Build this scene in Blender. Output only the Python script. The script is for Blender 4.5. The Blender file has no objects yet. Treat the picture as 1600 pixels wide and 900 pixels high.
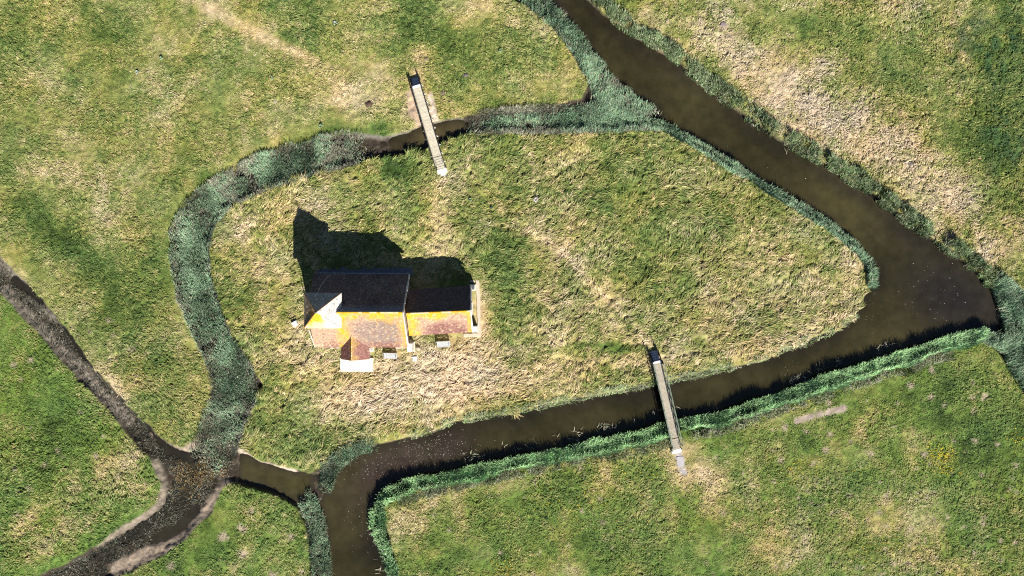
import bpy, math, random
import numpy as np
from mathutils import Vector, Matrix

SC = bpy.context.scene
COL = SC.collection
# ------------------------------------------------------------------ camera, world, sun
S = 13.0            # photo pixels per metre on the ground
H = 82.0            # flying height of the camera
cam_d = bpy.data.cameras.new('camera')
cam_d.sensor_width = 36.0
cam_d.lens = 36.0 / 2 / ((800 / S) / H)
cam_d.clip_start = 0.5
cam_d.clip_end = 3000
cam = bpy.data.objects.new('camera', cam_d)
cam.location = (0, 0, H)
COL.objects.link(cam)
SC.camera = cam

SUN_EL = math.radians(33.5)
hx, hy = 0.352, -0.936          # horizontal direction TOWARDS the sun
sun_vec = Vector((hx * math.cos(SUN_EL), hy * math.cos(SUN_EL), math.sin(SUN_EL)))
w = bpy.data.worlds.new('World')
SC.world = w
w.use_nodes = True
nt = w.node_tree
bg = nt.nodes['Background']
sky = nt.nodes.new('ShaderNodeTexSky')
sky.sky_type = 'NISHITA'
sky.sun_disc = False
sky.sun_elevation = SUN_EL
sky.sun_rotation = math.atan2(hx, hy)
sky.air_density = 0.55
sky.dust_density = 0.0
nt.links.new(sky.outputs[0], bg.inputs[0])
bg.inputs[1].default_value = 0.05
sd = bpy.data.lights.new('sun', 'SUN')
sd.energy = 5.0
sd.angle = math.radians(0.5)
sd.color = (1.0, 0.955, 0.88)
sun = bpy.data.objects.new('sun', sd)
sun.rotation_euler = (-sun_vec).to_track_quat('-Z', 'Y').to_euler()
sun.location = (30, -60, 60)
COL.objects.link(sun)
SC.view_settings.view_transform = 'Standard'
SC.view_settings.look = 'None'
SC.view_settings.exposure = 1.15
SC.view_settings.gamma = 1.0
try:
    SC.cycles.max_bounces = 5
    SC.cycles.use_denoising = False
    SC.cycles.filter_width = 1.15
except Exception:
    pass

rng = np.random.default_rng(7)
random.seed(7)


# ------------------------------------------------------------------ number helpers
def px(x, y, z=0.0):
    """photo pixel -> metres, for a point seen at height z"""
    k = (1 - z / H) / S
    return (x - 800) * k, (450 - y) * k


def pxa(pts):
    a = np.array(pts, float)
    return np.stack([(a[:, 0] - 800) / S, (450 - a[:, 1]) / S], 1)


TAB = np.random.default_rng(3).random(65536)


def vnoise(x, y, seed=0):
    xi = np.floor(x).astype(np.int64)
    yi = np.floor(y).astype(np.int64)
    fx = x - xi
    fy = y - yi
    fx = fx * fx * (3 - 2 * fx)
    fy = fy * fy * (3 - 2 * fy)

    def h(i, j):
        k = (i * 73856093) ^ (j * 19349663) ^ (seed * 83492791)
        k = (k ^ (k >> 13)) * 1274126177
        return TAB[(k ^ (k >> 16)) & 65535]
    a = h(xi, yi) * (1 - fx) + h(xi + 1, yi) * fx
    b = h(xi, yi + 1) * (1 - fx) + h(xi + 1, yi + 1) * fx
    return a * (1 - fy) + b * fy


def fbm(x, y, scale, oct=4, seed=0, gain=0.5):
    """about -1 .. 1"""
    s = 0
    a = 1.0
    t = 0
    c, sn = 0.8, 0.6
    x = x / scale
    y = y / scale
    for o in range(oct):
        s = s + a * (vnoise(x, y, seed + o * 17) * 2 - 1)
        t += a
        a *= gain
        x, y = (x * c - y * sn) * 2.03 + 5.3, (x * sn + y * c) * 2.03 + 1.7
    return s / t * 1.5


def sstep(e0, e1, x):
    t = np.clip((x - e0) / (e1 - e0), 0, 1)
    return t * t * (3 - 2 * t)


def polydist(X, Y, P, closed=False):
    n = len(P)
    d2 = np.full(X.shape, 1e9)
    for i in range(n if closed else n - 1):
        a = P[i]
        b = P[(i + 1) % n]
        ab = b - a
        L = ab @ ab + 1e-12
        t = np.clip(((X - a[0]) * ab[0] + (Y - a[1]) * ab[1]) / L, 0, 1)
        dd = (X - a[0] - t * ab[0]) ** 2 + (Y - a[1] - t * ab[1]) ** 2
        d2 = np.minimum(d2, dd)
    return np.sqrt(d2)


def inside(X, Y, P):
    r = np.zeros(X.shape, bool)
    n = len(P)
    for i in range(n):
        x1, y1 = P[i]
        x2, y2 = P[(i + 1) % n]
        if y1 == y2:
            continue
        c = ((y1 > Y) != (y2 > Y)) & (X < (x2 - x1) * (Y - y1) / (y2 - y1) + x1)
        r ^= c
    return r


# ------------------------------------------------------------------ where the land lies (traced on the ground)
LAND = {
    'nw': [(-900, -900), (-300, 90), (0, 400), (50, 450), (100, 508), (150, 578), (200, 632), (240, 672), (265, 692), (285, 697),
           (303, 685), (320, 642), (328, 600), (320, 560), (300, 520), (280, 470), (268, 420), (266, 360), (280, 325),
           (310, 295), (350, 270), (400, 245), (450, 228), (500, 214), (540, 206), (575, 207), (600, 211), (640, 200), (690, 185),
           (740, 178), (800, 172), (860, 165), (908, 152), (920, 125), (915, 92), (890, 57), (860, 30), (805, 0),
           (500, -300), (0, -1200)],
    'island': [(1030, 203), (1065, 220), (1105, 245), (1155, 278), (1200, 303), (1250, 333), (1290, 358), (1328, 388), (1355, 412),
               (1364, 432), (1352, 462), (1338, 492), (1310, 514), (1270, 526), (1230, 543), (1200, 560), (1150, 571), (1100, 579),
               (1030, 598), (1000, 603), (950, 612), (900, 622), (850, 632), (800, 644), (760, 649), (710, 656), (690, 667),
               (650, 680), (610, 690), (575, 693), (550, 697), (520, 712), (500, 730), (478, 738), (440, 728), (400, 716), (374, 697),
               (382, 665), (400, 628), (411, 602), (388, 562), (365, 532), (345, 492), (330, 440), (325, 390), (335, 352),
               (360, 325), (400, 305), (450, 285), (500, 270), (550, 258), (600, 245), (650, 238), (690, 225), (720, 214),
               (760, 207), (850, 208), (900, 206), (960, 204)],
    'sw': [(-900, -400), (-300, 150), (0, 462), (50, 514), (100, 572), (150, 624), (190, 672), (232, 718), (248, 755), (240, 788),
           (200, 815), (150, 850), (100, 880), (50, 903), (-300, 1040), (-1200, 1300)],
    'south': [(190, 900), (250, 872), (288, 846), (330, 800), (348, 762), (365, 757), (420, 772), (462, 792), (474, 820),
              (484, 860), (492, 900), (520, 1500), (-900, 1500), (-300, 1120)],
    'se': [(612, 905), (600, 860), (592, 815), (600, 785), (630, 768), (700, 754), (800, 733), (900, 712), (1000, 692), (1060, 673),
           (1130, 662), (1200, 637), (1300, 602), (1400, 572), (1480, 545), (1535, 530), (1562, 552), (1585, 585), (1605, 610),
           (1900, 900), (2600, 1500), (700, 1500)],
    'ne': [(915, -10), (948, 20), (985, 48), (1010, 63), (1050, 83), (1085, 113), (1120, 143), (1165, 176), (1200, 200), (1240, 228),
           (1280, 248), (1310, 267), (1345, 287), (1390, 317), (1430, 350), (1465, 374), (1500, 398), (1530, 423),
           (1552, 445), (1576, 470), (1590, 510), (1604, 560), (1900, 860), (2600, 1400), (2600, -900), (300, -900)],
}
LAND = {k: pxa(v) for k, v in LAND.items()}
NAMES = list(LAND)

GX0, GX1, GY0, GY1, GS = -95.0, 95.0, -60.0, 60.0, 0.25
gx = np.arange(GX0, GX1 + GS, GS)
gy = np.arange(GY0, GY1 + GS, GS)
GXX, GYY = np.meshgrid(gx, gy)
_sd = []
for k in NAMES:
    P = LAND[k]
    d = polydist(GXX, GYY, P, True)
    _sd.append(np.where(inside(GXX, GYY, P), d, -d))
_sd = np.array(_sd)
G_d = _sd.max(0)
G_id = _sd.argmax(0)


def samp(G, X, Y):
    u = np.clip((X - GX0) / GS, 0, G.shape[1] - 1.001)
    v = np.clip((Y - GY0) / GS, 0, G.shape[0] - 1.001)
    i = u.astype(int)
    j = v.astype(int)
    fu = u - i
    fv = v - j
    return (G[j, i] * (1 - fu) + G[j, i + 1] * fu) * (1 - fv) + (G[j + 1, i] * (1 - fu) + G[j + 1, i + 1] * fu) * fv


def land_d(X, Y):
    return samp(G_d, X, Y) + 0.16 * fbm(X, Y, 1.6, 3, 5) + 0.05 * fbm(X, Y, .35, 2, 6)


def land_id(X, Y):
    u = np.clip(np.rint((X - GX0) / GS).astype(int), 0, G_id.shape[1] - 1)
    v = np.clip(np.rint((Y - GY0) / GS).astype(int), 0, G_id.shape[0] - 1)
    return G_id[v, u]


def stroke(pts, hw, soft=8):
    """mask along a line, all in photo pixels on the ground"""
    d = polydist(GXX, GYY, pxa(pts)) * S
    return 1 - sstep(hw - soft, hw + soft, d)


def brush(lst):
    """lst of (x, y, rx, ry, rot_deg, amount) in photo pixels"""
    PX = GXX * S + 800
    PY = 450 - GYY * S
    out = np.zeros(GXX.shape)
    for (x, y, rx, ry, rot, amt) in lst:
        a = math.radians(rot)
        u = (PX - x) * math.cos(a) + (PY - y) * math.sin(a)
        v = -(PX - x) * math.sin(a) + (PY - y) * math.cos(a)
        out += amt * np.exp(-((u / rx) ** 2 + (v / ry) ** 2))
    return out


WDRAIN = [(-300, 120), (0, 431), (60, 492), (120, 563), (180, 632), (235, 692), (290, 725), (300, 765), (262, 812), (200, 850),
          (100, 892), (-100, 960)]
DITCH_W = [(570, 232), (540, 233), (500, 243), (430, 262), (370, 288), (320, 320), (296, 370), (298, 430), (315, 480), (335, 530),
           (360, 570), (366, 620), (350, 660), (330, 710)]
DITCH_E = [(1000, 182), (985, 180), (900, 188), (800, 190), (755, 196)]
G_shal = np.clip(stroke(WDRAIN, 48) + stroke(DITCH_W, 44) + stroke(DITCH_E, 36)
                 + stroke([(845, -20), (880, 40), (915, 95), (945, 150)], 22, 6) + stroke([(950, 140), (985, 178), (1005, 190)], 22, 6)
                 + stroke([(320, 700), (330, 745)], 46) + .9 * stroke([(385, 706), (425, 722), (462, 736)], 8, 4) + stroke([(540, 700), (505, 735), (500, 760)], 20, 6)
                 + stroke([(486, 778), (497, 820), (502, 870), (506, 940)], 15, 5)
                 + stroke([(1585, 470), (1590, 540), (1620, 620)], 30, 6), 0, 1)
# dry grass (straw) against green: base by field plus patches where the photo shows them
BASE = {'nw': .47, 'island': .50, 'sw': .31, 'south': .38, 'se': .35, 'ne': .45}
G_straw = np.array([BASE[k] for k in NAMES])[G_id] + 1.35 * brush([
    # north west field
    (640, 40, 70, 45, 0, -.17), (760, 95, 70, 50, 0, -.14), (655, 82, 22, 16, 0, .3), (560, 165, 55, 28, -10, .18),
    (180, 320, 120, 50, 40, .14), (50, 330, 90, 32, 40, -.24), (120, 400, 110, 28, 45, -.20), (120, 40, 100, 60, 0, -.06),
    (300, 230, 60, 40, 0, -.06), (230, 400, 60, 60, 0, -.10), (380, 120, 90, 50, 0, -.08), (90, 120, 60, 60, 0, .08),
    (240, 430, 50, 60, 0, -.10), (220, 540, 45, 80, -30, -.08), (480, 100, 60, 12, 32, .12), (720, 20, 60, 30, 0, .10),
    (655, 150, 30, 60, 0, .16), (840, 60, 60, 40, 0, .07), (560, 205, 80, 10, -8, -.16),
    # island
    (610, 612, 125, 44, -12, .34), (760, 590, 120, 42, -15, .27), (480, 560, 45, 40, 40, .16), (420, 440, 40, 50, 0, .10),
    (390, 350, 40, 22, -30, .10), (612, 264, 22, 14, 0, -.55), (740, 345, 45, 60, 0, -.15), (785, 440, 26, 60, 0, -.15),
    (690, 445, 40, 18, 0, .0), (752, 470, 14, 50, 0, .22), (860, 380, 60, 12, 40, .14), (940, 450, 50, 20, 30, .10),
    (700, 380, 20, 40, 0, .10), (430, 650, 60, 40, 30, -.14), (500, 690, 60, 20, -20, -.10), (1020, 325, 60, 60, 0, -.10),
    (1250, 520, 80, 14, -20, .20), (980, 565, 60, 18, -5, .18), (900, 555, 120, 8, -5, -.14), (1200, 470, 90, 50, -15, .06),
    (1170, 290, 50, 40, 30, .05), (1040, 555, 30, 22, 0, .16), (850, 230, 140, 14, 0, -.03), (560, 620, 40, 25, 0, .12),
    (600, 560, 140, 26, -3, .16), (755, 500, 22, 50, 0, .14), (468, 500, 20, 50, 0, .12), (700, 555, 90, 20, -5, .10), (480, 330, 60, 25, 0, .04), (1330, 440, 16, 40, 0, .16),
    (900, 300, 80, 30, 0, -.08), (380, 480, 20, 60, -20, -.10),
    # north east field
    (1110, 50, 75, 60, 40, .20), (1200, 125, 85, 62, 35, .24), (1300, 180, 90, 64, 35, .26), (1400, 235, 90, 64, 35, .26),
    (1480, 320, 80, 52, 40, .22), (1550, 390, 30, 25, 40, .22), (1060, 20, 30, 60, 30, -.12), (1230, 25, 55, 26, 20, -.16),
    (1330, 85, 22, 60, 0, -.10), (1400, 90, 60, 40, 0, -.02), (1560, 110, 70, 90, 0, -.17), (1570, 240, 60, 60, 0, -.22),
    (1560, 340, 40, 50, 0, -.08), (1390, 190, 16, 10, 0, -.3), (1290, 135, 40, 14, 0, -.16), (1420, 40, 60, 30, 0, .05),
    (1130, 130, 60, 12, 38, -.10), (1370, 300, 70, 12, 38, -.04),
    # south east field
    (1085, 735, 45, 26, 10, .32), (1100, 780, 60, 40, 0, .12), (640, 815, 50, 22, -30, .16), (1400, 800, 90, 45, 10, .10),
    (1520, 640, 90, 70, 0, -.14), (1550, 720, 60, 60, 0, -.12), (1320, 870, 60, 30, 0, -.1), (900, 730, 200, 14, -11, .14),
    (1300, 700, 80, 30, 0, -.04), (1250, 800, 40, 80, 0, .05), (1060, 840, 60, 60, 0, -.05), (760, 860, 80, 40, 0, .04),
    (1250, 640, 70, 14, -20, .10), (1050, 700, 40, 20, 0, .12), (700, 790, 60, 20, 0, .05), (1200, 880, 50, 40, 0, .08),
    # south west fields
    (120, 760, 150, 22, -32, .20), (200, 760, 50, 30, -30, .14), (160, 620, 26, 60, -45, .16), (60, 860, 90, 18, -30, .20),
    (30, 500, 40, 20, 45, .10), (400, 800, 45, 25, 20, .16), (390, 850, 24, 24, 0, .16), (300, 880, 60, 22, -30, -.18),
    (60, 640, 90, 80, 0, -.06), (200, 700, 30, 60, -20, .05),
])
G_straw += .19 * stroke([(270, -10), (320, 10), (370, 38), (420, 62), (470, 82), (520, 98), (600, 112)], 9, 6)
G_straw -= .22 * stroke([(440, 52), (500, 88), (560, 108), (640, 114)], 5, 6)
G_straw += .24 * stroke([(770, 350), (850, 372), (890, 408), (925, 450), (975, 490), (1015, 538)], 5, 5)
G_straw += .08 * stroke([(690, 280), (685, 340), (680, 390)], 6, 5)
G_straw -= .24 * stroke([(840, 550), (920, 540), (1000, 550)], 6, 5)
G_track = np.clip(stroke([(-20, 845), (60, 815), (110, 795), (165, 760)], 1.5, 3) + stroke([(845, 552), (900, 541), (960, 537), (1012, 545)], 2, 3)
                  + stroke([(1055, 550), (1120, 534), (1200, 520), (1290, 505)], 1.5, 3) + stroke([(700, 415), (760, 380), (800, 352)], 2, 3) * .5
                  + stroke([(1440, 660), (1500, 720), (1560, 770), (1600, 810)], 1, 2) * .5, 0, 1)
G_straw -= .16 * G_track
G_straw += .12 * stroke([(10, 405), (60, 450), (120, 520), (170, 585)], 4, 4)
# dark green thistly ground cover
G_dark = brush([(1560, 60, 60, 60, 0, .8), (1570, 230, 45, 70, 0, .9), (1500, 70, 40, 60, 0, .4), (1520, 110, 40, 30, 0, .4)])
# short smooth turf beside the ditches
G_smooth = np.clip(stroke([(300, 540), (275, 470), (258, 400), (262, 350), (300, 290), (400, 236), (500, 206), (620, 200)], 13, 8)
                   + stroke([(260, 680), (180, 590), (90, 470), (20, 400)], 12, 7) * .7
                   + stroke([(300, 880), (350, 820), (360, 790)], 20, 8) + stroke([(245, 800), (100, 868), (0, 915)], 14, 6)
                   + stroke([(270, -10), (370, 38), (470, 82), (600, 112)], 12, 6) * .8
                   + brush([(612, 264, 24, 15, 0, 1.0), (1225, 30, 40, 20, 20, .6), (1330, 70, 16, 50, 0, .5)]), 0, 1)
# bare, trodden or muddy ground: (mask, colour)
BARE = [
    (stroke([(1246, 658), (1275, 648), (1318, 638)], 5, 3), (.30, .24, .20)),
    (stroke([(648, 150), (650, 165), (656, 182), (664, 196)], 14, 4), (.42, .31, .22)),
    (stroke([(672, 150), (678, 180), (682, 192)], 5, 3), (.52, .42, .34)),
    (stroke([(642, 95), (655, 118)], 9, 6) * .6, (.42, .29, .17)),
    (stroke([(1061, 712), (1063, 724), (1068, 740)], 6, 3), (.34, .31, .31)),
    (stroke([(686, 275), (690, 268)], 7, 4) * .5, (.46, .36, .25)),
    (stroke([(638, 530), (640, 548)], 5, 3) * .6, (.42, .34, .25)),
    (stroke([(1128, 38), (1132, 40)], 5, 3), (.22, .17, .15)),
    (stroke([(470, 560), (520, 600)], 5, 6) * .0, (.4, .3, .2)),
]
MUD = [
    (stroke([(350, 762), (334, 788), (304, 818), (277, 845), (232, 866), (180, 890)], 12, 4), (.26, .205, .155)),
    (stroke([(240, 722), (252, 755), (250, 785), (226, 808), (190, 828), (150, 850)], 5, 4), (.22, .185, .14)),
    (stroke([(236, 676), (262, 700), (286, 706), (306, 694), (322, 660)], 6, 4), (.30, .24, .18)),
    (stroke([(366, 700), (392, 718), (425, 730), (458, 738)], 5, 3), (.34, .28, .22)),
    (stroke([(330, 640), (322, 665), (320, 690)], 7, 5), (.13, .11, .09)),
    (stroke([(555, 210), (600, 213), (640, 205), (690, 190), (720, 185)], 2, 4), (.15, .14, .12)),
    (stroke([(0, 452), (60, 515), (120, 575), (200, 660)], 9, 6), (.17, .145, .115)),
    (stroke([(-10, 405), (40, 450), (80, 495)], 10, 6), (.16, .14, .11)),
]
CHURCH = pxa([(493, 424), (645, 422), (646, 436), (752, 436), (752, 527), (645, 527), (645, 541), (585, 543), (585, 583), (531, 583), (531, 543), (493, 543)])


def shallow(X, Y):
    return samp(G_shal, X, Y)


def terr(X, Y):
    d = land_d(X, Y)
    sm = samp(G_smooth, X, Y)
    idd = land_id(X, Y)
    rough = np.array([.55, 1.0, .45, .5, .42, .75])[idd] * (1 - .7 * sm)
    a = 1.0 - np.abs(fbm(X * .8 + Y * .6, (Y * .8 - X * .6) * 1.7, 1.1, 3, 21))
    top = .05 * fbm(X, Y, 6, 2, 20) + rough * (.12 * a + .10 * fbm(X, Y, .7, 2, 22)) - .06
    top = top - .10 * (1 - sstep(0, 1.2, d))
    deep = -1.5
    sh = -.59 + .08 * fbm(X, Y, 1.1, 3, 30) + .05 * fbm(X, Y, .35, 2, 31)
    for m, c in MUD[:4]:
        sh = sh + .16 * samp(m, X, Y)
    for m, c in MUD[6:]:
        sh = sh + .10 * samp(m, X, Y)
    dw = samp(stroke_c, X, Y)
    sh = sh - .34 * dw
    s = shallow(X, Y)
    bed = deep * (1 - s) + sh * s
    t = sstep(-.75, .05, d)
    z = bed * (1 - t) + top * t
    # flat building plot
    dc = polydist(X, Y, CHURCH, True)
    ins = inside(X, Y, CHURCH)
    k = np.where(ins, 1, 1 - sstep(0, .8, dc))
    return z * (1 - k) + (-.02) * k


stroke_c = np.clip(stroke([(20, 437), (80, 480), (130, 555), (180, 600), (225, 655), (262, 705), (295, 718), (315, 705)], 7, 3)
                   + stroke([(240, 845), (275, 830), (300, 800)], 9, 6) * .8 + stroke([(300, 730), (280, 780), (200, 840)], 12, 10) * .3, 0, 1)

C_DG = np.array((.045, .078, .018))
C_G = np.array((.098, .148, .036))
C_O = np.array((.245, .250, .076))
C_S = np.array((.455, .365, .190))
C_P = np.array((.640, .490, .320))
RAMP_T = np.array([0, .22, .5, .78, 1.05])
RAMP_C = np.stack([C_DG, C_G, C_O, C_S, C_P])


def ramp(s):
    return np.stack([np.interp(s, RAMP_T, RAMP_C[:, k]) for k in range(3)], -1)


def straw(X, Y):
    idd = land_id(X, Y)
    s = samp(G_straw, X, Y)
    s = s + (idd == 4) * .14 * fbm(X, Y, 3.2, 4, 46)
    s = s + .17 * fbm(X, Y, 6, 4, 40) + .16 * fbm(X, Y, 1.6, 3, 41)
    return s


def grass_col(X, Y, jit=None):
    s = straw(X, Y)
    if jit is not None:
        s = s + jit
    c = ramp(s)
    idd = land_id(X, Y)
    # fresher green in the grazed fields, tan weeds in the north east one
    fresh = np.array([.12, .15, .85, .6, .55, .05])[idd]
    g = np.clip(1 - np.abs(s - .28) / .3, 0, 1) * fresh
    c = c * (1 - g[..., None]) + np.array((.125, .205, .040)) * g[..., None]
    ne = (idd == 5) * np.clip((s - .55) * 2.5, 0, 1)
    c = c * (1 - .6 * ne[..., None]) + np.array((.47, .37, .27)) * .6 * ne[..., None]
    hue = fbm(X, Y, 3.5, 3, 44)[..., None]
    c = c * (1 + hue * np.array((.07, .0, -.10)))
    dk = np.clip(samp(G_dark, X, Y) * (fbm(X, Y, 1.0, 3, 45) * 1.1 + .45), 0, 1)
    c = c * (1 - .75 * dk[..., None]) + np.array((.035, .085, .035)) * .75 * dk[..., None]
    return c


# tan dung and dry patches of the grazed fields
def patches(n, boxpx, rr, seed):
    r = np.random.default_rng(seed)
    out = []
    while len(out) < n:
        x = r.uniform(boxpx[0], boxpx[2])
        y = r.uniform(boxpx[1], boxpx[3])
        X, Y = (x - 800) / S, (450 - y) / S
        if samp(G_d, np.array([X]), np.array([Y]))[0] > 1.2:
            out.append((X, Y, r.uniform(*rr)))
    return out


TAN = patches(60, (640, 700, 1600, 900), (.10, .30), 1) + patches(60, (1230, 720, 1600, 900), (.10, .32), 2) + \
    patches(26, (0, 480, 240, 860), (.12, .38), 3) + patches(8, (220, 780, 480, 900), (.3, .6), 4) + patches(24, (1200, 560, 1600, 720), (.2, .45), 5)
G_tan = np.zeros(GXX.shape)
for (X, Y, r) in TAN:
    i = int((X - GX0) / GS)
    j = int((Y - GY0) / GS)
    sl = (slice(max(j - 8, 0), j + 9), slice(max(i - 8, 0), i + 9))
    dd = np.hypot(GXX[sl] - X, GYY[sl] - Y)
    G_tan[sl] = np.maximum(G_tan[sl], 1 - sstep(r * .6, r * 1.3, dd))


def ground_col(X, Y):
    d = land_d(X, Y)
    c = grass_col(X, Y)
    # ground below the blades is darker than the grass, mottled by noise
    n = fbm(X, Y, .45, 3, 50)[..., None]
    c = c * (.80 + .28 * n)
    t = (samp(G_tan, X + .25 * fbm(X, Y, .5, 2, 54), Y + .25 * fbm(X, Y, .5, 2, 55)) * .85)[..., None]
    c = c * (1 - t) + np.array((.34, .27, .20)) * t
    for m, col in BARE:
        k = np.clip(samp(m, X, Y) * (1 + .5 * fbm(X, Y, .5, 2, 51)), 0, 1)[..., None]
        c = c * (1 - k) + np.array(col) * (1 + .2 * n) * k
    # wet ground
    wet = np.stack([.036 + 0 * X, .028 + 0 * X, .022 + 0 * X], -1)
    wn = sstep(-.1, .8, fbm(X, Y, .7, 4, 52, .7))[..., None]
    wet = wet * (1 - wn) + np.array((.085, .070, .050)) * wn
    for m, col in MUD:
        k = np.clip(samp(m, X, Y) * (.95 + .75 * fbm(X, Y, .6, 4, 53, .7)), 0, 1)[..., None]
        wet = wet * (1 - k) + np.array(col) * (1 + .18 * n) * k
    k = samp(stroke_c, X, Y)[..., None]
    wet = wet * (1 - .8 * k) + np.array((.02, .018, .02)) * .8 * k
    b = sstep(-.25, .12, d)[..., None]
    return np.clip(c * b + wet * (1 - b), .004, .9)


# ------------------------------------------------------------------ mesh and material helpers
def new_mat(name, rough=.9, spec=.15, attr=True, color=(.5, .5, .5), noise=0.0, nscale=8.0, bump=0.0, bscale=20.0, bdist=.05, backside=False):
    m = bpy.data.materials.new(name)
    m.use_nodes = True
    t = m.node_tree
    b = t.nodes['Principled BSDF']
    b.inputs['Roughness'].default_value = rough
    b.inputs['Specular IOR Level'].default_value = spec
    tc = t.nodes.new('ShaderNodeTexCoord')
    if attr:
        a = t.nodes.new('ShaderNodeAttribute')
        a.attribute_name = 'Col'
        out = a.outputs['Color']
    else:
        r = t.nodes.new('ShaderNodeRGB')
        r.outputs[0].default_value = (*color, 1)
        out = r.outputs[0]
    if noise > 0:
        n = t.nodes.new('ShaderNodeTexNoise')
        n.inputs['Scale'].default_value = nscale
        n.inputs['Detail'].default_value = 4
        t.links.new(tc.outputs['Object'], n.inputs['Vector'])
        mr = t.nodes.new('ShaderNodeMapRange')
        mr.inputs['From Min'].default_value = .3
        mr.inputs['From Max'].default_value = .7
        mr.inputs['To Min'].default_value = 1 - noise
        mr.inputs['To Max'].default_value = 1 + noise
        t.links.new(n.outputs['Fac'], mr.inputs['Value'])
        vm = t.nodes.new('ShaderNodeVectorMath')
        vm.operation = 'SCALE'
        t.links.new(out, vm.inputs[0])
        t.links.new(mr.outputs[0], vm.inputs['Scale'])
        out = vm.outputs[0]
    t.links.new(out, b.inputs['Base Color'])
    if bump > 0:
        n2 = t.nodes.new('ShaderNodeTexNoise')
        n2.inputs['Scale'].default_value = bscale
        n2.inputs['Detail'].default_value = 5
        t.links.new(tc.outputs['Object'], n2.inputs['Vector'])
        bp = t.nodes.new('ShaderNodeBump')
        bp.inputs['Strength'].default_value = bump
        bp.inputs['Distance'].default_value = bdist
        t.links.new(n2.outputs['Fac'], bp.inputs['Height'])
        t.links.new(bp.outputs[0], b.inputs['Normal'])
    return m


def np_mesh(name, V, Q, mat, col=None, parent=None, smooth=False, loc=None):
    """V (n,3), Q (m,4) or (m,3); col (n,3)"""
    me = bpy.data.meshes.new(name)
    k = Q.shape[1]
    me.vertices.add(len(V))
    me.vertices.foreach_set('co', np.ascontiguousarray(V, np.float32).ravel())
    me.loops.add(Q.size)
    me.loops.foreach_set('vertex_index', np.ascontiguousarray(Q, np.int32).ravel())
    me.polygons.add(len(Q))
    me.polygons.foreach_set('loop_start', np.arange(0, Q.size, k, dtype=np.int32))
    me.polygons.foreach_set('loop_total', np.full(len(Q), k, np.int32))
    me.update(calc_edges=True)
    if col is not None:
        at = me.color_attributes.new('Col', 'FLOAT_COLOR', 'POINT')
        c4 = np.ones((len(V), 4), np.float32)
        c4[:, :3] = col
        at.data.foreach_set('color', c4.ravel())
    me.polygons.foreach_set('use_smooth', np.full(len(Q), smooth, bool))
    me.materials.append(mat)
    o = bpy.data.objects.new(name, me)
    COL.objects.link(o)
    if parent:
        o.parent = parent
    if loc is not None:
        o.location = loc
    return o


class MB:
    """collects boxes, bars and grids into one mesh"""

    def __init__(s):
        s.v = []
        s.f = []
        s.c = []

    def raw(s, verts, faces, col=(.5, .5, .5)):
        n = len(s.v)
        s.v += [tuple(v) for v in verts]
        if isinstance(col, list):
            s.c += col
        else:
            s.c += [col] * len(verts)
        s.f += [tuple(i + n for i in f) for f in faces]
        return s

    def box(s, cx, cy, cz, lx, ly, lz, col=(.5, .5, .5), rz=0.0, bev=0.0):
        hx_, hy_, hz_ = lx / 2, ly / 2, lz / 2
        b = min(bev, hx_ * .45, hy_ * .45, hz_ * .45)
        cs, sn = math.cos(rz), math.sin(rz)
        vs = []

        def add(x, y, z):
            vs.append((cx + x * cs - y * sn, cy + x * sn + y * cs, cz + z))
        if b <= 0:
            for z in (-hz_, hz_):
                for x, y in ((-hx_, -hy_), (hx_, -hy_), (hx_, hy_), (-hx_, hy_)):
                    add(x, y, z)
            fs = [(3, 2, 1, 0), (4, 5, 6, 7), (0, 1, 5, 4), (1, 2, 6, 5), (2, 3, 7, 6), (3, 0, 4, 7)]
        else:
            ring = [(-hx_ + b, -hy_), (hx_ - b, -hy_), (hx_, -hy_ + b), (hx_, hy_ - b), (hx_ - b, hy_), (-hx_ + b, hy_), (-hx_, hy_ - b), (-hx_, -hy_ + b)]
            for z, k in ((-hz_, 0), (hz_ - b, 0), (hz_, b)):
                for x, y in ring:
                    add(x * (1 - k / hx_), y * (1 - k / hy_), z)
            fs = [tuple(range(7, -1, -1)), tuple(range(16, 24))]
            for r in (0, 8):
                for i in range(8):
                    j = (i + 1) % 8
                    fs.append((r + i, r + j, r + 8 + j, r + 8 + i))
        return s.raw(vs, fs, col)

    def bar(s, p, q, r, col=(.5, .5, .5), n=6, r2=None):
        p = Vector(p)
        q = Vector(q)
        d = (q - p).normalized()
        a = d.orthogonal().normalized()
        b = d.cross(a)
        vs = []
        for c, rr in ((p, r), (q, r if r2 is None else r2)):
            for i in range(n):
                t = 2 * math.pi * (i + .5) / n
                vs.append(c + a * math.cos(t) * rr + b * math.sin(t) * rr)
        fs = [(i, (i + 1) % n, n + (i + 1) % n, n + i) for i in range(n)]
        fs += [tuple(range(n - 1, -1, -1)), tuple(range(n, 2 * n))]
        return s.raw(vs, fs, col)

    def build(s, name, mat, parent=None, smooth=False, loc=None):
        me = bpy.data.meshes.new(name)
        me.from_pydata([tuple(v) for v in s.v], [], s.f)
        me.update()
        at = me.color_attributes.new('Col', 'FLOAT_COLOR', 'POINT')
        c4 = np.ones((len(s.v), 4), np.float32)
        c4[:, :3] = np.array(s.c)
        at.data.foreach_set('color', c4.ravel())
        if smooth:
            me.polygons.foreach_set('use_smooth', np.ones(len(me.polygons), bool))
        me.materials.append(mat)
        o = bpy.data.objects.new(name, me)
        COL.objects.link(o)
        if parent:
            o.parent = parent
        if loc is not None:
            o.location = loc
        return o


def tag(o, label=None, cat=None, group=None, kind=None):
    if label:
        o['label'] = label
    if cat:
        o['category'] = cat
    if group:
        o['group'] = group
    if kind:
        o['kind'] = kind
    return o


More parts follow.
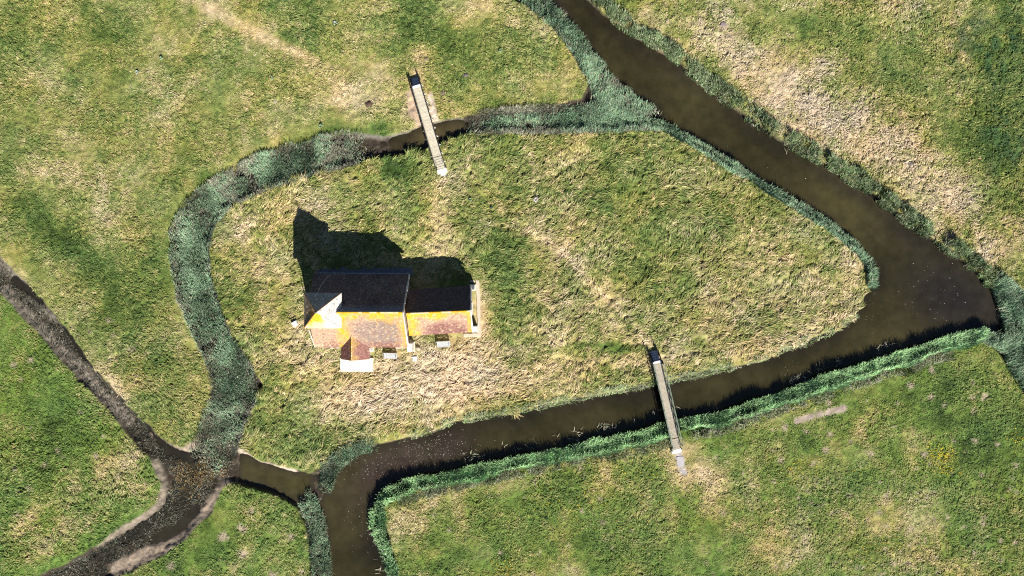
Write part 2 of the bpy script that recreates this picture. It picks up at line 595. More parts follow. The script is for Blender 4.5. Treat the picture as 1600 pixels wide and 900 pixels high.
def empty(name, x, y, z=0.0, rz=0.0):
    o = bpy.data.objects.new(name, None)
    o.location = (x, y, z)
    o.rotation_euler = (0, 0, rz)
    o.empty_display_size = .3
    COL.objects.link(o)
    return o


def grid_faces(nx, ny, off=0):
    i, j = np.meshgrid(np.arange(nx - 1), np.arange(ny - 1))
    a = (j * nx + i).ravel() + off
    return np.stack([a, a + 1, a + nx + 1, a + nx], 1)


def axis(lo, hi, step, far):
    c = list(np.arange(lo, hi + step * .5, step))
    s = step
    x = hi
    r = []
    while x < far:
        s = min(s * 1.07, 40)
        x += s
        r.append(x)
    s = step
    x = lo
    l = []
    while x > -far:
        s = min(s * 1.07, 40)
        x -= s
        l.append(x)
    return np.array(l[::-1] + c + r)


# ------------------------------------------------------------------ ground and water
M_ground = new_mat('ground soil and turf', rough=1.0, spec=.05, noise=.16, nscale=3.0, bump=.6, bscale=7, bdist=.08)
ax = axis(-64, 64, .13, 900)
ay = axis(-37, 37, .13, 900)
X, Y = np.meshgrid(ax, ay)
Xf, Yf = X.ravel(), Y.ravel()
Z = terr(Xf, Yf)
o = np_mesh('ground', np.stack([Xf, Yf, Z], 1), grid_faces(len(ax), len(ay)), M_ground, ground_col(Xf, Yf), smooth=True)
tag(o, kind='structure')

wx = axis(-66, 66, .5, 900)
wy = axis(-40, 40, .5, 900)
X, Y = np.meshgrid(wx, wy)
Xf, Yf = X.ravel(), Y.ravel()
G_scum = np.clip(brush([(660, 700, 60, 30, -15, 1.1), (600, 735, 50, 30, -30, .9), (700, 690, 40, 22, -10, .6), (560, 790, 30, 40, 0, .35), (1500, 470, 60, 40, 30, .3)]), 0, 1)
G_ochre = np.clip(stroke([(540, 225), (620, 222), (720, 200)], 20, 10), 0, 1) * .7
dd = samp(G_d, Xf, Yf)
wc = np.array((.031, .0265, .0105)) * np.ones((len(Xf), 1))
k = np.clip(samp(G_scum, Xf, Yf) * (1 + .5 * fbm(Xf, Yf, 2, 3, 61)), 0, 1)[:, None]
wc = wc * (1 - k) + np.array((.040, .029, .021)) * k
k = samp(G_ochre, Xf, Yf)[:, None]
wc = wc * (1 - k) + np.array((.095, .074, .034)) * k
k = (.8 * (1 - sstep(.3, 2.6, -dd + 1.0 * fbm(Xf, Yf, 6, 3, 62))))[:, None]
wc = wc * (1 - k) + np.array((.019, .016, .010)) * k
wc = wc * (1 + .40 * fbm(Xf, Yf, 8, 4, 63)[:, None])
k = samp(brush([(1500, 465, 95, 62, 30, 1.3), (570, 860, 25, 30, 0, .4), (1400, 350, 60, 25, 40, .4)]), Xf, Yf)[:, None]
wc = wc * (1 - .7 * k) + np.array((.014, .012, .012)) * .7 * k
k = shallow(Xf, Yf)[:, None] * (1 - samp(G_ochre, Xf, Yf)[:, None])
wc = wc * (1 - .6 * k) + np.array((.018, .016, .014)) * .6 * k
M_water = new_mat('murky brown water', rough=.10, spec=.35, noise=.22, nscale=.9, bump=.10, bscale=2.5, bdist=.03)
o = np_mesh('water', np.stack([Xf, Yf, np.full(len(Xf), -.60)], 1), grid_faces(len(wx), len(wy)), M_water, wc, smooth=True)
tag(o, kind='structure')


# ------------------------------------------------------------------ blades of grass, reeds and leaves
def blades(name, root, ang, L, W, HH, curv, col, mat, nseg=3, shape='lodged', roll=None, z0=None):
    N = len(root)
    if N == 0:
        return None
    zr = terr(root[:, 0], root[:, 1]) if z0 is None else z0
    t = np.linspace(0, 1, nseg + 1)
    if roll is None:
        roll = rng.uniform(-.6, .6, N)
    px_, py_ = root[:, 0].copy(), root[:, 1].copy()
    V = np.zeros((N, nseg + 1, 2, 3), np.float32)
    for i, ti in enumerate(t):
        a = ang + curv * ti
        if i:
            px_ = px_ + np.cos(a) * L / nseg
            py_ = py_ + np.sin(a) * L / nseg
        if shape == 'lodged':
            z = zr + HH * math.sin(math.pi * (.12 + .80 * ti))
            wd = W * (1.0 - .75 * abs(ti - .35) / .65)
        else:
            z = zr + HH * (1 - (1 - ti) ** 1.8)
            wd = W * (1.0 - .8 * ti ** 1.5)
        cx = -np.sin(a) * np.cos(roll) * wd / 2
        cy = np.cos(a) * np.cos(roll) * wd / 2
        cz = np.sin(roll) * wd / 2
        V[:, i, 0] = np.stack([px_ - cx, py_ - cy, z - cz], 1)
        V[:, i, 1] = np.stack([px_ + cx, py_ + cy, z + cz], 1)
    base = (np.arange(N) * (nseg + 1) * 2)[:, None]
    q = []
    for i in range(nseg):
        q.append(base + np.array([[2 * i, 2 * i + 1, 2 * i + 3, 2 * i + 2]]))
    Q = np.stack(q, 1).reshape(-1, 4)
    c = np.repeat(np.clip(col, .003, .9), (nseg + 1) * 2, axis=0)
    return np_mesh(name, V.reshape(-1, 3), Q, mat, c)


M_grass = new_mat('grass blades', rough=.75, spec=.2)
M_reed = new_mat('reed leaves', rough=.6, spec=.3)

BR_N = ((644, 120), (694, 272))
BR_S = ((1022, 548), (1064, 722))


G_flow = brush([(1470, 708, 18, 14, 0, .6), (1260, 728, 30, 12, -30, .25), (1480, 735, 14, 10, 0, .3), (1340, 735, 12, 6, 0, .2), (1590, 685, 14, 10, 0, .3),
                (1380, 855, 30, 14, 0, .15), (980, 740, 40, 12, 0, .10), (780, 890, 30, 10, 0, .15), (900, 800, 80, 40, 0, .04), (1410, 588, 8, 5, 0, .4)])


def clear_of_things(X, Y):
    ok = ~inside(X, Y, CHURCH)
    for a, b, hw in (((645, 119), (692, 270), 9), ((1024, 550), (1062, 712), 9), ((1061, 712), (1066, 738), 5), ((1246, 658), (1318, 638), 4),
                     ((600, 556), (621, 556), 6), ((683, 538), (704, 536), 6)):
        ok &= polydist(X, Y, pxa([a, b])) * S > hw
    for m, c in BARE[:3]:
        ok &= samp(m, X, Y) < rng.uniform(.3, .9, X.shape)
    return ok


FIELD = {  # density of clumps /m2, blades per clump, length, width, height, direction, swirl
    'nw': (9.0, 9, .46, .080, .13, -38, 22),
    'island': (6.0, 14, .88, .075, .22, 42, 42),
    'sw': (9.0, 9, .36, .080, .13, -30, 60),
    'south': (8.0, 9, .44, .080, .15, -30, 60),
    'se': (10.0, 8, .33, .075, .12, 20, 90),
    'ne': (9.0, 10, .44, .080, .17, 30, 60),
}
LAB = {
    'nw': 'mixed straw and green grass of the field north west of the curved reed ditch',
    'island': 'long wind-flattened grass of the island round the church',
    'sw': 'short bright green grass of the field left of the muddy drain junction',
    'south': 'green grass of the small field between drain and river at the bottom',
    'se': 'short mottled green grass of the field south of the river',
    'ne': 'pale straw and green grass of the field beyond the wide river',
}
BX = (-68, 68, -41, 41)
for fi, k in enumerate(NAMES):
    dens, nb, L, W, HH, dr, sw = FIELD[k]
    n = int(dens * (BX[1] - BX[0]) * (BX[3] - BX[2]))
    cx = rng.uniform(BX[0], BX[1], n)
    cy = rng.uniform(BX[2], BX[3], n)
    d = land_d(cx, cy)
    sm = samp(G_smooth, cx, cy)
    ok = (land_id(cx, cy) == fi) & (d > .0) & clear_of_things(cx, cy) & (rng.random(n) > sm * .35)
    cx, cy, sm, d = cx[ok], cy[ok], sm[ok], d[ok]
    n = len(cx)
    tall = np.clip(.75 + .55 * fbm(cx, cy, 4.0, 3, 71), .3, 1.5) * (1 - .55 * sm)
    tall = tall * (1 - .7 * samp(G_track, cx, cy))
    if k == 'nw':      # longer, wispier grass in the tongue between drain and ditch
        tall = tall * (1 + .7 * sstep(4, -4, cy) * sstep(-36, -42, cx))
    if k == 'sw':
        tall = tall * (1 + .9 * sstep(-14, -20, cy) * 1.0)
    if k == 'island':
        nearc = np.exp(-(((cx + 14.5) / 12) ** 2 + ((cy + 2) / 8) ** 2))
        tall = tall * (1 - .5 * nearc)
    ang_c = np.radians(dr) + np.radians(sw) * (1.1 * fbm(cx, cy, 5.0, 2, 72 + fi) + .9 * fbm(cx, cy, 1.3, 2, 73)) + rng.normal(0, .25, n)
    jc = rng.normal(0, .11, n)
    r = np.repeat
    m = n * nb
    X = r(cx, nb) + rng.normal(0, .13, m)
    Y = r(cy, nb) + rng.normal(0, .13, m)
    ang = r(ang_c, nb) + rng.normal(0, .22 if k == 'island' else .33, m)
    Lb = L * r(tall, nb) * rng.uniform(.55, 1.25, m)
    jit = r(jc, nb) + rng.normal(0, .09, m)
    col = grass_col(X, Y, jit) * (rng.uniform(.82, 1.2, m) * r(rng.uniform(.82, 1.2, n), nb))[:, None]
    if k == 'se':      # yellow flowers
        fl = np.clip(samp(G_flow, X, Y), 0, .5)
        isf = rng.random(m) < fl
        col[isf] = np.array((.50, .40, .02)) * rng.uniform(.6, 1.1, (isf.sum(), 1))
    tn = samp(G_tan, X, Y)
    col = col * (1 - .7 * tn[:, None]) + np.array((.38, .30, .22)) * .7 * tn[:, None]
    keep = (land_d(X, Y) > -.10) & (rng.random(m) > .5 * tn) & clear_of_things(X, Y)
    o = blades('meadow_grass', np.stack([X, Y], 1)[keep], ang[keep], Lb[keep], W * rng.uniform(.6, 1.2, keep.sum()), (HH * r(tall, nb) * rng.uniform(.5, 1.3, m))[keep],
               rng.normal(0, .5, keep.sum()), col[keep], M_grass)
    tag(o, LAB[k], 'grass', kind='stuff')


def along(pts, n, hw, gauss=False):
    P = pxa(pts)
    seg = np.linalg.norm(P[1:] - P[:-1], axis=1)
    cum = np.concatenate([[0], np.cumsum(seg)])
    s = rng.uniform(0, cum[-1], n)
    i = np.clip(np.searchsorted(cum, s) - 1, 0, len(seg) - 1)
    t = (s - cum[i]) / seg[i]
    p = P[i] + (P[i + 1] - P[i]) * t[:, None]
    dv = (P[i + 1] - P[i]) / seg[i][:, None]
    nrm = np.stack([-dv[:, 1], dv[:, 0]], 1)
    w_ = 1 + (.32 if hw < 20 else .0) * fbm(p[:, 0], p[:, 1], 1.6, 3, 77)
    off = rng.uniform(-1, 1, n) * hw / S * w_
    if hw > 12:
        th_ = rng.uniform(0, 2 * math.pi, n)
        rr_ = np.sqrt(rng.random(n)) * hw / S
        return p + np.stack([np.cos(th_) * rr_, np.sin(th_) * rr_], 1)
    return p + nrm * off[:, None]


TEAL = np.array((.195, .300, .175))
TEAL2 = np.array((.115, .195, .110))
LGREEN = np.array((.340, .540, .240))
BROWN = np.array((.235, .230, .165))
GREYB = np.array((.115, .125, .085))


G_brn = brush([(840, 172, 70, 8, -5, .7), (870, 200, 30, 6, 0, .4), (950, 130, 22, 22, 40, .6), (985, 165, 20, 14, 40, .5), (880, 70, 8, 24, -30, .3)])
G_oc = brush([(325, 715, 34, 30, 0, .8), (290, 750, 26, 26, 0, .5), (345, 740, 14, 14, 0, .4)])


def reed_bed(label, lines, dens, hgt, tealness, name='reed_bed', leafL=.55, lean=0.6, width=.055, dmin=-1.2, dmax=.7, cols=(TEAL, TEAL2), bigclump=False, cat='reeds', pale=.06):
    R = []
    for pts, hw in lines:
        P = pxa(pts)
        area = np.linalg.norm(P[1:] - P[:-1], axis=1).sum() * hw * 2 / S
        R.append(along(pts, int(area * dens), hw))
    R = np.concatenate(R)
    d = land_d(R[:, 0], R[:, 1])
    ok = (d < dmax) & ((d > dmin) | (shallow(R[:, 0], R[:, 1]) > .5)) & (np.abs(R[:, 0]) < 69) & (np.abs(R[:, 1]) < 42)
    for a, b in (((648, 119), (692, 270)), ((1024, 550), (1064, 712))):
        ok &= polydist(R[:, 0], R[:, 1], pxa([a, b])) * S > 9
    if name == 'water_weed':
        mm = sum(samp(q[0], R[:, 0], R[:, 1]) for q in MUD[:6]) + .35 * sum(samp(q[0], R[:, 0], R[:, 1]) for q in MUD[6:]) + samp(stroke_c, R[:, 0], R[:, 1])
        ok &= mm < rng.uniform(.1, .6, len(R))
    R = R[ok]
    gap = fbm(R[:, 0], R[:, 1], .9, 3, 81)
    if name == 'bank_herbs':
        g2_ = fbm(R[:, 0], R[:, 1], 1.5, 3, 88)
        R = R[g2_ > rng.uniform(-.55, .05, len(R))]
        gap = fbm(R[:, 0], R[:, 1], .9, 3, 81)
    R = R[gap > (rng.uniform(.1, .6, len(R)) if name == 'dead_reeds' else rng.uniform(-1.1, -.1, len(R)))]
    n = len(R)
    if callable(tealness):
        tl = tealness(R[:, 0], R[:, 1])
    else:
        tl = np.full(n, tealness)
    tl = np.clip(tl + .40 * fbm(R[:, 0], R[:, 1], 1.3, 4, 82), 0, 1)
    ist = rng.random(n) < tl
    c = np.where(ist[:, None], cols[0] + (cols[1] - cols[0]) * rng.random((n, 1)), BROWN + (GREYB - BROWN) * rng.random((n, 1)))
    pal = rng.random(n) < pale
    c = np.where(pal[:, None], np.array((.36, .34, .24)), c)
    if name == 'water_weed':
        c = c * np.where(rng.random((n, 1)) < .14, 1.1, .36)
        oc = rng.random(n) < samp(G_oc, R[:, 0], R[:, 1])
        c = np.where(oc[:, None], np.array((.17, .105, .03)), c)
    c = c * rng.uniform(.7, 1.3, (n, 1)) * (1 + .42 * fbm(R[:, 0], R[:, 1], 1.1, 3, 83)[:, None])
    ang = np.radians(35) + 1.4 * fbm(R[:, 0], R[:, 1], 2.5, 2, 84) + rng.normal(0, lean, n)
    zr = np.maximum(terr(R[:, 0], R[:, 1]), -.62)
    hh = hgt * (1 + (.6 if name == 'bank_herbs' else .25) * fbm(R[:, 0], R[:, 1], 1.4, 2, 85)) * rng.uniform(.7, 1.08, n)
    hh = np.where(ist, hh, hh * .7)
    low = rng.uniform(0, .55, n) * hh
    o = blades(name, R, ang, leafL * rng.uniform(.5, 1.3, n), width * rng.uniform(.6, 1.4, n), hh - low, rng.normal(0, .6, n), c, M_reed,
               nseg=3, shape='up', z0=zr + low, roll=rng.uniform(-.5, .5, n))
    tag(o, label, cat, kind='stuff')
    return o


G_teal = np.clip(brush([(425, 262, 38, 16, -22, .9), (330, 318, 18, 14, 0, .6), (300, 400, 26, 50, 0, .7), (308, 450, 26, 40, 0, .7), (325, 500, 22, 35, 0, .6),
                        (350, 560, 22, 40, 20, .7), (368, 610, 22, 34, 0, .5), (770, 190, 26, 14, 0, .6), (880, 185, 60, 16, 0, .8), (960, 175, 60, 40, 0, .9),
                        (500, 235, 16, 10, 0, .4), (285, 360, 16, 20, 0, .35), (355, 650, 16, 10, 0, .3)]), 0, .93)
reed_bed('dense teal and grey-brown reeds filling the curved ditch west of the church', [(DITCH_W[1:], 36)], 260, .62, lambda x, y: samp(G_teal, x, y) * 1.05 + .18, leafL=.34, dmax=.12)
reed_bed('teal reeds filling the ditch from the upper footbridge to the river', [([(1000, 182), (900, 188), (800, 190), (750, 196)], 27), ([(1010, 188), (940, 165)], 26)], 230, .7,
         lambda x, y: samp(G_teal, x, y) * 1.2 - samp(G_brn, x, y), leafL=.38, dmax=.25)
reed_bed('teal reeds along the upper left bank of the wide river', [([(812, -20), (850, 15), (890, 55), (925, 110), (945, 150), (985, 178)], 17), ([(925, 90), (960, 140), (1010, 180)], 10)],
         230, .8, lambda x, y: .85 - samp(G_brn, x, y), leafL=.40, dmax=1.0)
reed_bed('narrow teal reed fringe on the river side of the island', [([(1000, 190), (1040, 200), (1080, 222), (1130, 254), (1180, 283), (1250, 326), (1300, 358), (1340, 392), (1360, 420), (1360, 450)], 7)],
         300, .85, .93, leafL=.38, dmax=1.2)
reed_bed('light green reed belt on the south bank of the river', [([(618, 910), (604, 862), (590, 830), (590, 795), (603, 775), (640, 758), (700, 746), (800, 724), (900, 703), (1000, 683), (1060, 663),
          (1130, 651), (1200, 628), (1300, 592), (1400, 562), (1480, 535), (1540, 518)], 11)], 330, 1.05, .97, leafL=.38, dmin=-1.4, dmax=1.0, cols=(LGREEN, np.array((.20, .36, .17))), pale=.02)
reed_bed('reeds beside the small inlet at the bottom of the island', [([(575, 697), (545, 708), (515, 730), (508, 760)], 14), ([(478, 780), (492, 820), (500, 870), (504, 930)], 15)], 240, .75, .6, leafL=.42)
reed_bed('green reeds in the ditch at the right edge beyond the river bend', [([(1570, 440), (1590, 500), (1588, 560), (1625, 620)], 22), ([(1540, 525), (1580, 545)], 14)], 240, 1.1, .85, leafL=.45, dmax=1.5)
reed_bed('low dark water weed in the muddy drains at lower left', [(WDRAIN, 30), ([(320, 690), (325, 740)], 34)], 70, .18, lambda x, y: np.full(x.shape, .02), name='water_weed', leafL=.26, width=.06, dmax=-.35,
         cols=(np.array((.10, .08, .03)), np.array((.05, .045, .025))), cat='water weed', pale=.02)
reed_bed('pale green fringe of herbs on the island south bank', [([(1340, 492), (1300, 520), (1230, 545), (1150, 573), (1060, 592), (950, 613), (850, 633), (760, 650), (700, 662), (620, 690)], 7)], 120, .30, .8,
         name='bank_herbs', leafL=.35, dmax=.6, cols=(np.array((.22, .28, .11)), np.array((.13, .19, .07))), cat='herbs', pale=.2)
reed_bed('dark green herbs edging the far bank of the wide river', [([(925, -10), (980, 40), (1045, 76), (1115, 136), (1195, 194), (1275, 242), (1345, 283), (1425, 344), (1495, 392), (1552, 440)], 11)], 300, .85, .85,
         name='bank_herbs', leafL=.34, dmin=-1.1, dmax=2.4, lean=1.8, cols=(np.array((.20, .27, .12)), np.array((.08, .13, .055))), cat='herbs', pale=.10)
reed_bed('brown rank grass strip behind the light green reed belt', [([(620, 785), (700, 764), (800, 743), (900, 722), (1000, 702), (1130, 672), (1210, 645), (1310, 610), (1410, 580), (1490, 552)], 7)],
         150, .40, .6, name='bank_herbs', leafL=.4, dmax=2, cols=(np.array((.13, .15, .06)), np.array((.06, .085, .03))), cat='herbs', pale=.05)
# sparse bleached stems leaning out over the water
reed_bed('sparse bleached reed stems standing out in the river', [([(700, 722), (790, 700), (860, 690), (960, 668), (1060, 640)], 8), ([(1230, 598), (1290, 575), (1420, 530)], 6), ([(575, 790), (578, 850), (590, 900)], 7),
          ([(930, 85), (975, 140), (1040, 195)], 7), ([(1225, 225), (1250, 245)], 9)], 12, .35, 0, name='dead_reeds', leafL=.6, dmin=-3, cols=(TEAL, TEAL), pale=.75)

# floating specks
M_speck = new_mat('floating specks', rough=.6, spec=.2)
sp = []
for (x, y, rx, ry, n) in ((665, 695, 60, 30, 420), (590, 735, 40, 25, 160), (1450, 460, 70, 50, 60), (1365, 490, 14, 40, 22), (1240, 580, 20, 20, 16), (960, 30, 20, 20, 0), (680, 715, 40, 12, 60), (560, 830, 25, 50, 40), (1180, 260, 60, 30, 10)):
    sp.append(np.stack([rng.normal(x, rx * .6, n), rng.normal(y, ry * .6, n), rng.uniform(.012, .035, n)], 1))
sp = np.concatenate(sp)
P = pxa(sp[:, :2])
ok = land_d(P[:, 0], P[:, 1]) < -.9
P, rr = P[ok], sp[ok, 2]
th = np.arange(6) * math.pi / 3
a0 = rng.uniform(0, 6, len(P))
V = np.stack([P[:, None, 0] + rr[:, None] * np.cos(th + a0[:, None]) * rng.uniform(.6, 1.5, (len(P), 1)), P[:, None, 1] + rr[:, None] * np.sin(th + a0[:, None]), np.full((len(P), 6), -.585)], 2).reshape(-1, 3)
b = (np.arange(len(P)) * 6)[:, None]
Q = np.concatenate([b + np.array([[0, 1, 2, 3]]), b + np.array([[0, 3, 4, 5]])])
c = np.repeat(np.array((.42, .40, .36)) * rng.uniform(.3, 1.3, (len(P), 1)), 6, axis=0)
tag(np_mesh('floating_scum', V, Q, M_speck, c), 'scattered pale flecks of scum floating on the brown river', 'scum', kind='stuff')

# ------------------------------------------------------------------ church
M_tile = new_mat('old roof tiles with lichen', rough=.85, spec=.2, noise=.26, nscale=5.0, bump=.6, bscale=9, bdist=.05)
M_wall = new_mat('limewashed brick', rough=.9, spec=.1, noise=.12, nscale=4, bump=.4, bscale=14, bdist=.02)
M_wood = new_mat('weathered timber', rough=.8, spec=.2, noise=.18, nscale=6, bump=.3, bscale=30, bdist=.01)
M_stone = new_mat('pale stone and concrete', rough=.9, spec=.1, noise=.12, nscale=5, bump=.3, bscale=16, bdist=.02)
M_glass = new_mat('leaded window glass', rough=.15, spec=.6)
M_metal = new_mat('galvanised metal', rough=.5, spec=.5, noise=.1)

ch = empty('church', *px(600, 487))
tag(ch, 'small medieval church with lichen-covered tiled roofs and a square bell turret on the grassy island', 'church')
CX, CY = px(600, 487)


def g2(x, y, z=None):
    """ground photo pixel -> church local"""
    X, Y = (x - 800) / S, (450 - y) / S
    return (X - CX, Y - CY)


def slope(name, p00, p10, p11, p01, colf, thick=.14, step=.07, wob=.035, mat=None, keepf=None, parent=None):
    """roof slope through four corners (local, 3D): p00-p10 lower edge, p01-p11 upper edge, tiled and a little uneven"""
    p = [np.array(q, float) for q in (p00, p10, p11, p01)]
    nu = max(2, int(np.linalg.norm(p[1] - p[0]) / step))
    nv = max(2, int(np.linalg.norm(p[3] - p[0]) / step))
    u, v = np.meshgrid(np.linspace(0, 1, nu + 1), np.linspace(0, 1, nv + 1))
    u = u.ravel()[:, None]
    v = v.ravel()[:, None]
    T = (p[0] * (1 - u) + p[1] * u) * (1 - v) + (p[3] * (1 - u) + p[2] * u) * v
    T[:, 2] += wob * fbm(T[:, 0], T[:, 1], 1.8, 3, 91) - .05 * np.sin(np.pi * v[:, 0]) + .012 * rng.normal(0, 1, len(T))
    B = T.copy()
    B[:, 2] -= thick
    nn = len(T)
    Ft = grid_faces(nu + 1, nv + 1)
    Fb = grid_faces(nu + 1, nv + 1, nn)[:, ::-1]
    idx = np.arange(nn).reshape(nv + 1, nu + 1)
    rim = np.concatenate([idx[0, :], idx[1:, -1], idx[-1, -2::-1], idx[-2:0:-1, 0]])
    r2 = np.roll(rim, -1)
    Fr = np.stack([rim, rim + nn, r2 + nn, r2], 1)
    if keepf is not None:
        cen = T[Ft].mean(1)
        kk = keepf(cen)
        Ft = Ft[kk]
        Fb = Fb[kk]
    c = colf(T[:, 0], T[:, 1], u[:, 0], v[:, 0])
    c = np.clip(c, .004, .8)
    return np_mesh(name, np.concatenate([T, B]), np.concatenate([Ft, Fb, Fr]), mat or M_tile, np.concatenate([c, c * .6]), parent=parent or ch)


Yl = np.array((.44, .255, .014))     # yellow lichen
Or = np.array((.30, .145, .020))
Pe = np.array((.40, .30, .175))     # pale tile
Ma = np.array((.150, .068, .060))    # old mauve tile
Pk = np.array((.32, .205, .145))
Gr = np.array((.18, .135, .115))


def mixc(a, b, k):
    k = np.clip(k, 0, 1)[:, None]
    return a * (1 - k) + b * k


def speck(x, y, seed, s=.11):
    # one random value per roof tile, courses running along the roof, softened by a patchy growth
    row = np.floor(y / .17)
    ti = np.floor(x / .21 + .5 * (row % 2))
    k = (ti.astype(np.int64) * 73856093) ^ (row.astype(np.int64) * 19349663) ^ (seed * 83492791)
    k = (k ^ (k >> 13)) * 1274126177
    return TAB[(k ^ (k >> 16)) & 65535] * .45 + vnoise(x / s, y / s, seed) * .35 + vnoise(x / (s * .45), y / (s * .45), seed + 1) * .2


# nave corners (ground pixels)
NW_, NE_, NR = 499.5, 643.2, 485.0
NN, NS = 429.0, 540.6
EZ, RZ = 2.0, 6.72


def nave_s_col(x, y, u, v):
    n1 = fbm(x, y, 1.4, 3, 101)
    n2 = speck(x, y, 102)
    c = np.tile(Pk, (len(x), 1)) * 1.0
    body = np.clip(1.4 - ((u - .70) / .30) ** 2 - ((v - .42) / .42) ** 2, 0, 1)
    c = mixc(c, Gr, body * 1.0 + .3 * n1)
    c = mixc(c, Ma, np.clip((.22 - v) * 5, 0, .85) * (u > .1) * (.8 + .5 * n1))
    c = mixc(c, Pe, sstep(.52, .80, n2) * .45)
    c = mixc(c, Ma, sstep(.60, .80, speck(x, y, 110, .13)) * .6)
    yb = np.maximum(sstep(.70, .95, v + .12 * n1), 1 - sstep(.02, .10, np.abs(u - .33 + .01 * n1)))
    yb = np.maximum(yb * (v > .02), sstep(.90, .985, u + .03 * n1))
    c = mixc(c, Yl, yb * (.65 + .45 * fbm(x, y, .5, 2, 103)) * 1.1)
    c = mixc(c, Pe * 1.05, sstep(.60, .85, n2) * .5)
    c = mixc(c, Or, sstep(.6, .9, speck(x, y, 104)) * .5)
    return c


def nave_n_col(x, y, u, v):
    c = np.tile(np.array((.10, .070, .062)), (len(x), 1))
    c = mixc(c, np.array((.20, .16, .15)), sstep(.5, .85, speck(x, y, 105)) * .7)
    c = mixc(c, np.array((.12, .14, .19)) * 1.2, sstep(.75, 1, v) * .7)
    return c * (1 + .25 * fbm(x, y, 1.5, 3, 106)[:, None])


def P3(xp, yp, z):
    a = g2(xp, yp)
    return (a[0], a[1], z)


def keep_nave_s(c):
    return np.ones(len(c), bool)


roof = slope('nave_roof', P3(NW_, NS, EZ), P3(NE_ - 1.5, NS, EZ), P3(NE_, NR, RZ), P3(NW_ + 6, NR, RZ), nave_s_col)
roof['label'] = 'sunlit south slope, mauve tiles with bright yellow lichen'
roof2 = slope('nave_roof', P3(NE_, NN, EZ), P3(NW_ - 2, NN - 1, EZ), P3(NW_ + 6, NR, RZ), P3(NE_, NR, RZ), nave_n_col)
roof2['label'] = 'dark shaded north slope of plain old tiles'
# chancel
CZ, CRZ = 2.0, 4.45


def ch_s_col(x, y, u, v):
    n1 = fbm(x, y, 1.2, 3, 111)
    n2 = speck(x, y, 112)
    c = np.tile(Pk, (len(x), 1)) * .95
    body = np.clip(1.35 - ((u - .62) / .38) ** 2 - ((v - .12) / .45) ** 2, 0, 1)
    c = mixc(c, Ma * 1.1, body * 1.1 + .3 * n1 * body)
    c = mixc(c, Pe, sstep(.48, .78, n2) * .45 * (1 - .5 * body))
    c = mixc(c, Ma, sstep(.62, .80, speck(x, y, 120, .13)) * .5)
    yb = np.maximum(sstep(.62, .92, v + .14 * n1), 1 - sstep(.02, .22, u + .06 * n1 + .1 * v * 0))
    yb = np.maximum(yb, sstep(.90, .97, u + .02 * n1))
    c = mixc(c, Yl * 1.05, yb * (.8 + .4 * fbm(x, y, .5, 2, 113)))
    c = mixc(c, Pe * 1.2, sstep(.60, .82, n2) * .6)
    return c


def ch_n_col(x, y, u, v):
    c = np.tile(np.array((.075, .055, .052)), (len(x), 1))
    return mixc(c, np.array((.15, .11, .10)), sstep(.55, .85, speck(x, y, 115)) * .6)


cs = slope('chancel_roof', P3(643.5, 523.0, CZ), P3(739.5, 517.4, CZ), P3(738.6, 483.8, CRZ), P3(643.5, 487.6, CRZ), ch_s_col)
cs['label'] = 'sunlit south slope with yellow lichen round a mauve patch'
cn = slope('chancel_roof', P3(736.8, 446.0, CZ), P3(643.5, 452.5, CZ), P3(643.5, 487.6, CRZ), P3(738.6, 483.8, CRZ), ch_n_col)
cn['label'] = 'dark shaded north slope'
# ridge tiles
for (a, b, n) in ((P3(549, NR, RZ + .03), P3(NE_ - 1, NR, RZ + .03), 18), (P3(645, 487.5, CRZ + .03), P3(738, 483.8, CRZ + .03), 20)):
    m = MB()
    a = Vector(a)
    b = Vector(b)
    for i in range(n):
        p = a.lerp(b, i / n)
        q = a.lerp(b, (i + 1.0) / n)
        k = random.random()
        cc = tuple(Pe * (1.1 + .5 * k)) if k > .45 else tuple(Yl * (.9 + .4 * k))
        m.bar(p + Vector((0, 0, random.uniform(-.015, .015))), q + Vector((0, 0, random.uniform(-.015, .015))), .10, cc, n=8)
    m.build('ridge_tile', M_tile, ch)
# verges: mortared gable edges
WHT = (.50, .47, .42)
for rr_, pts in ((.10, [P3(NE_ - 1.4, NS - .5, EZ), P3(NE_ + .4, NR, RZ + .0), P3(NE_ + .2, NN + .5, EZ)]), (.05, [P3(NW_ + .1, NS - .5, EZ), P3(NW_, 512, EZ + 2.38)]),
                 (.10, [P3(740, 517.2, CZ), P3(739, 483.8, CRZ), P3(737.2, 446.4, CZ)])):
    m = MB()
    for a, b in zip(pts[:-1], pts[1:]):
        a = Vector(a)
        b = Vector(b)
        n = 9
        for i in range(n):
            p = a.lerp(b, i / n)
            q = a.lerp(b, (i + 1.02) / n)
            r_ = rr_ + random.uniform(-.015, .02)
            k = random.uniform(.7, 1.1)
            m.bar(p, q, r_, (WHT[0] * k, WHT[1] * k, WHT[2] * k), n=6)
    m.build('verge', M_stone, ch)


def gable_walls(name, x0, x1, yn, ys, yr, ez, rz, inset=.28, col=(.46, .37, .30), skew=0.0):
    ax_, ay_ = g2(x0, ys)
    bx_, by_ = g2(x1, yn)
    rx_, ry_ = g2(x0, yr)
    ax_ += inset
    bx_ -= inset
    ay_ += inset
    by_ -= inset
    e = ez + .0
    zt = rz - .32
    m = MB()
    vs = []
    for xx, sk in ((ax_, 0), (bx_, skew)):
        vs += [(xx, ay_ + sk, -.15), (xx, by_ + sk, -.15), (xx, by_ + sk, e), (xx, ry_ + sk, zt), (xx, ay_ + sk, e)]
    m.raw(vs, [(0, 4, 3, 2, 1), (5, 6, 7, 8, 9), (0, 5, 9, 4), (1, 2, 7, 6), (2, 3, 8, 7), (3, 4, 9, 8)], col)
    return m.build(name, M_wall, ch)


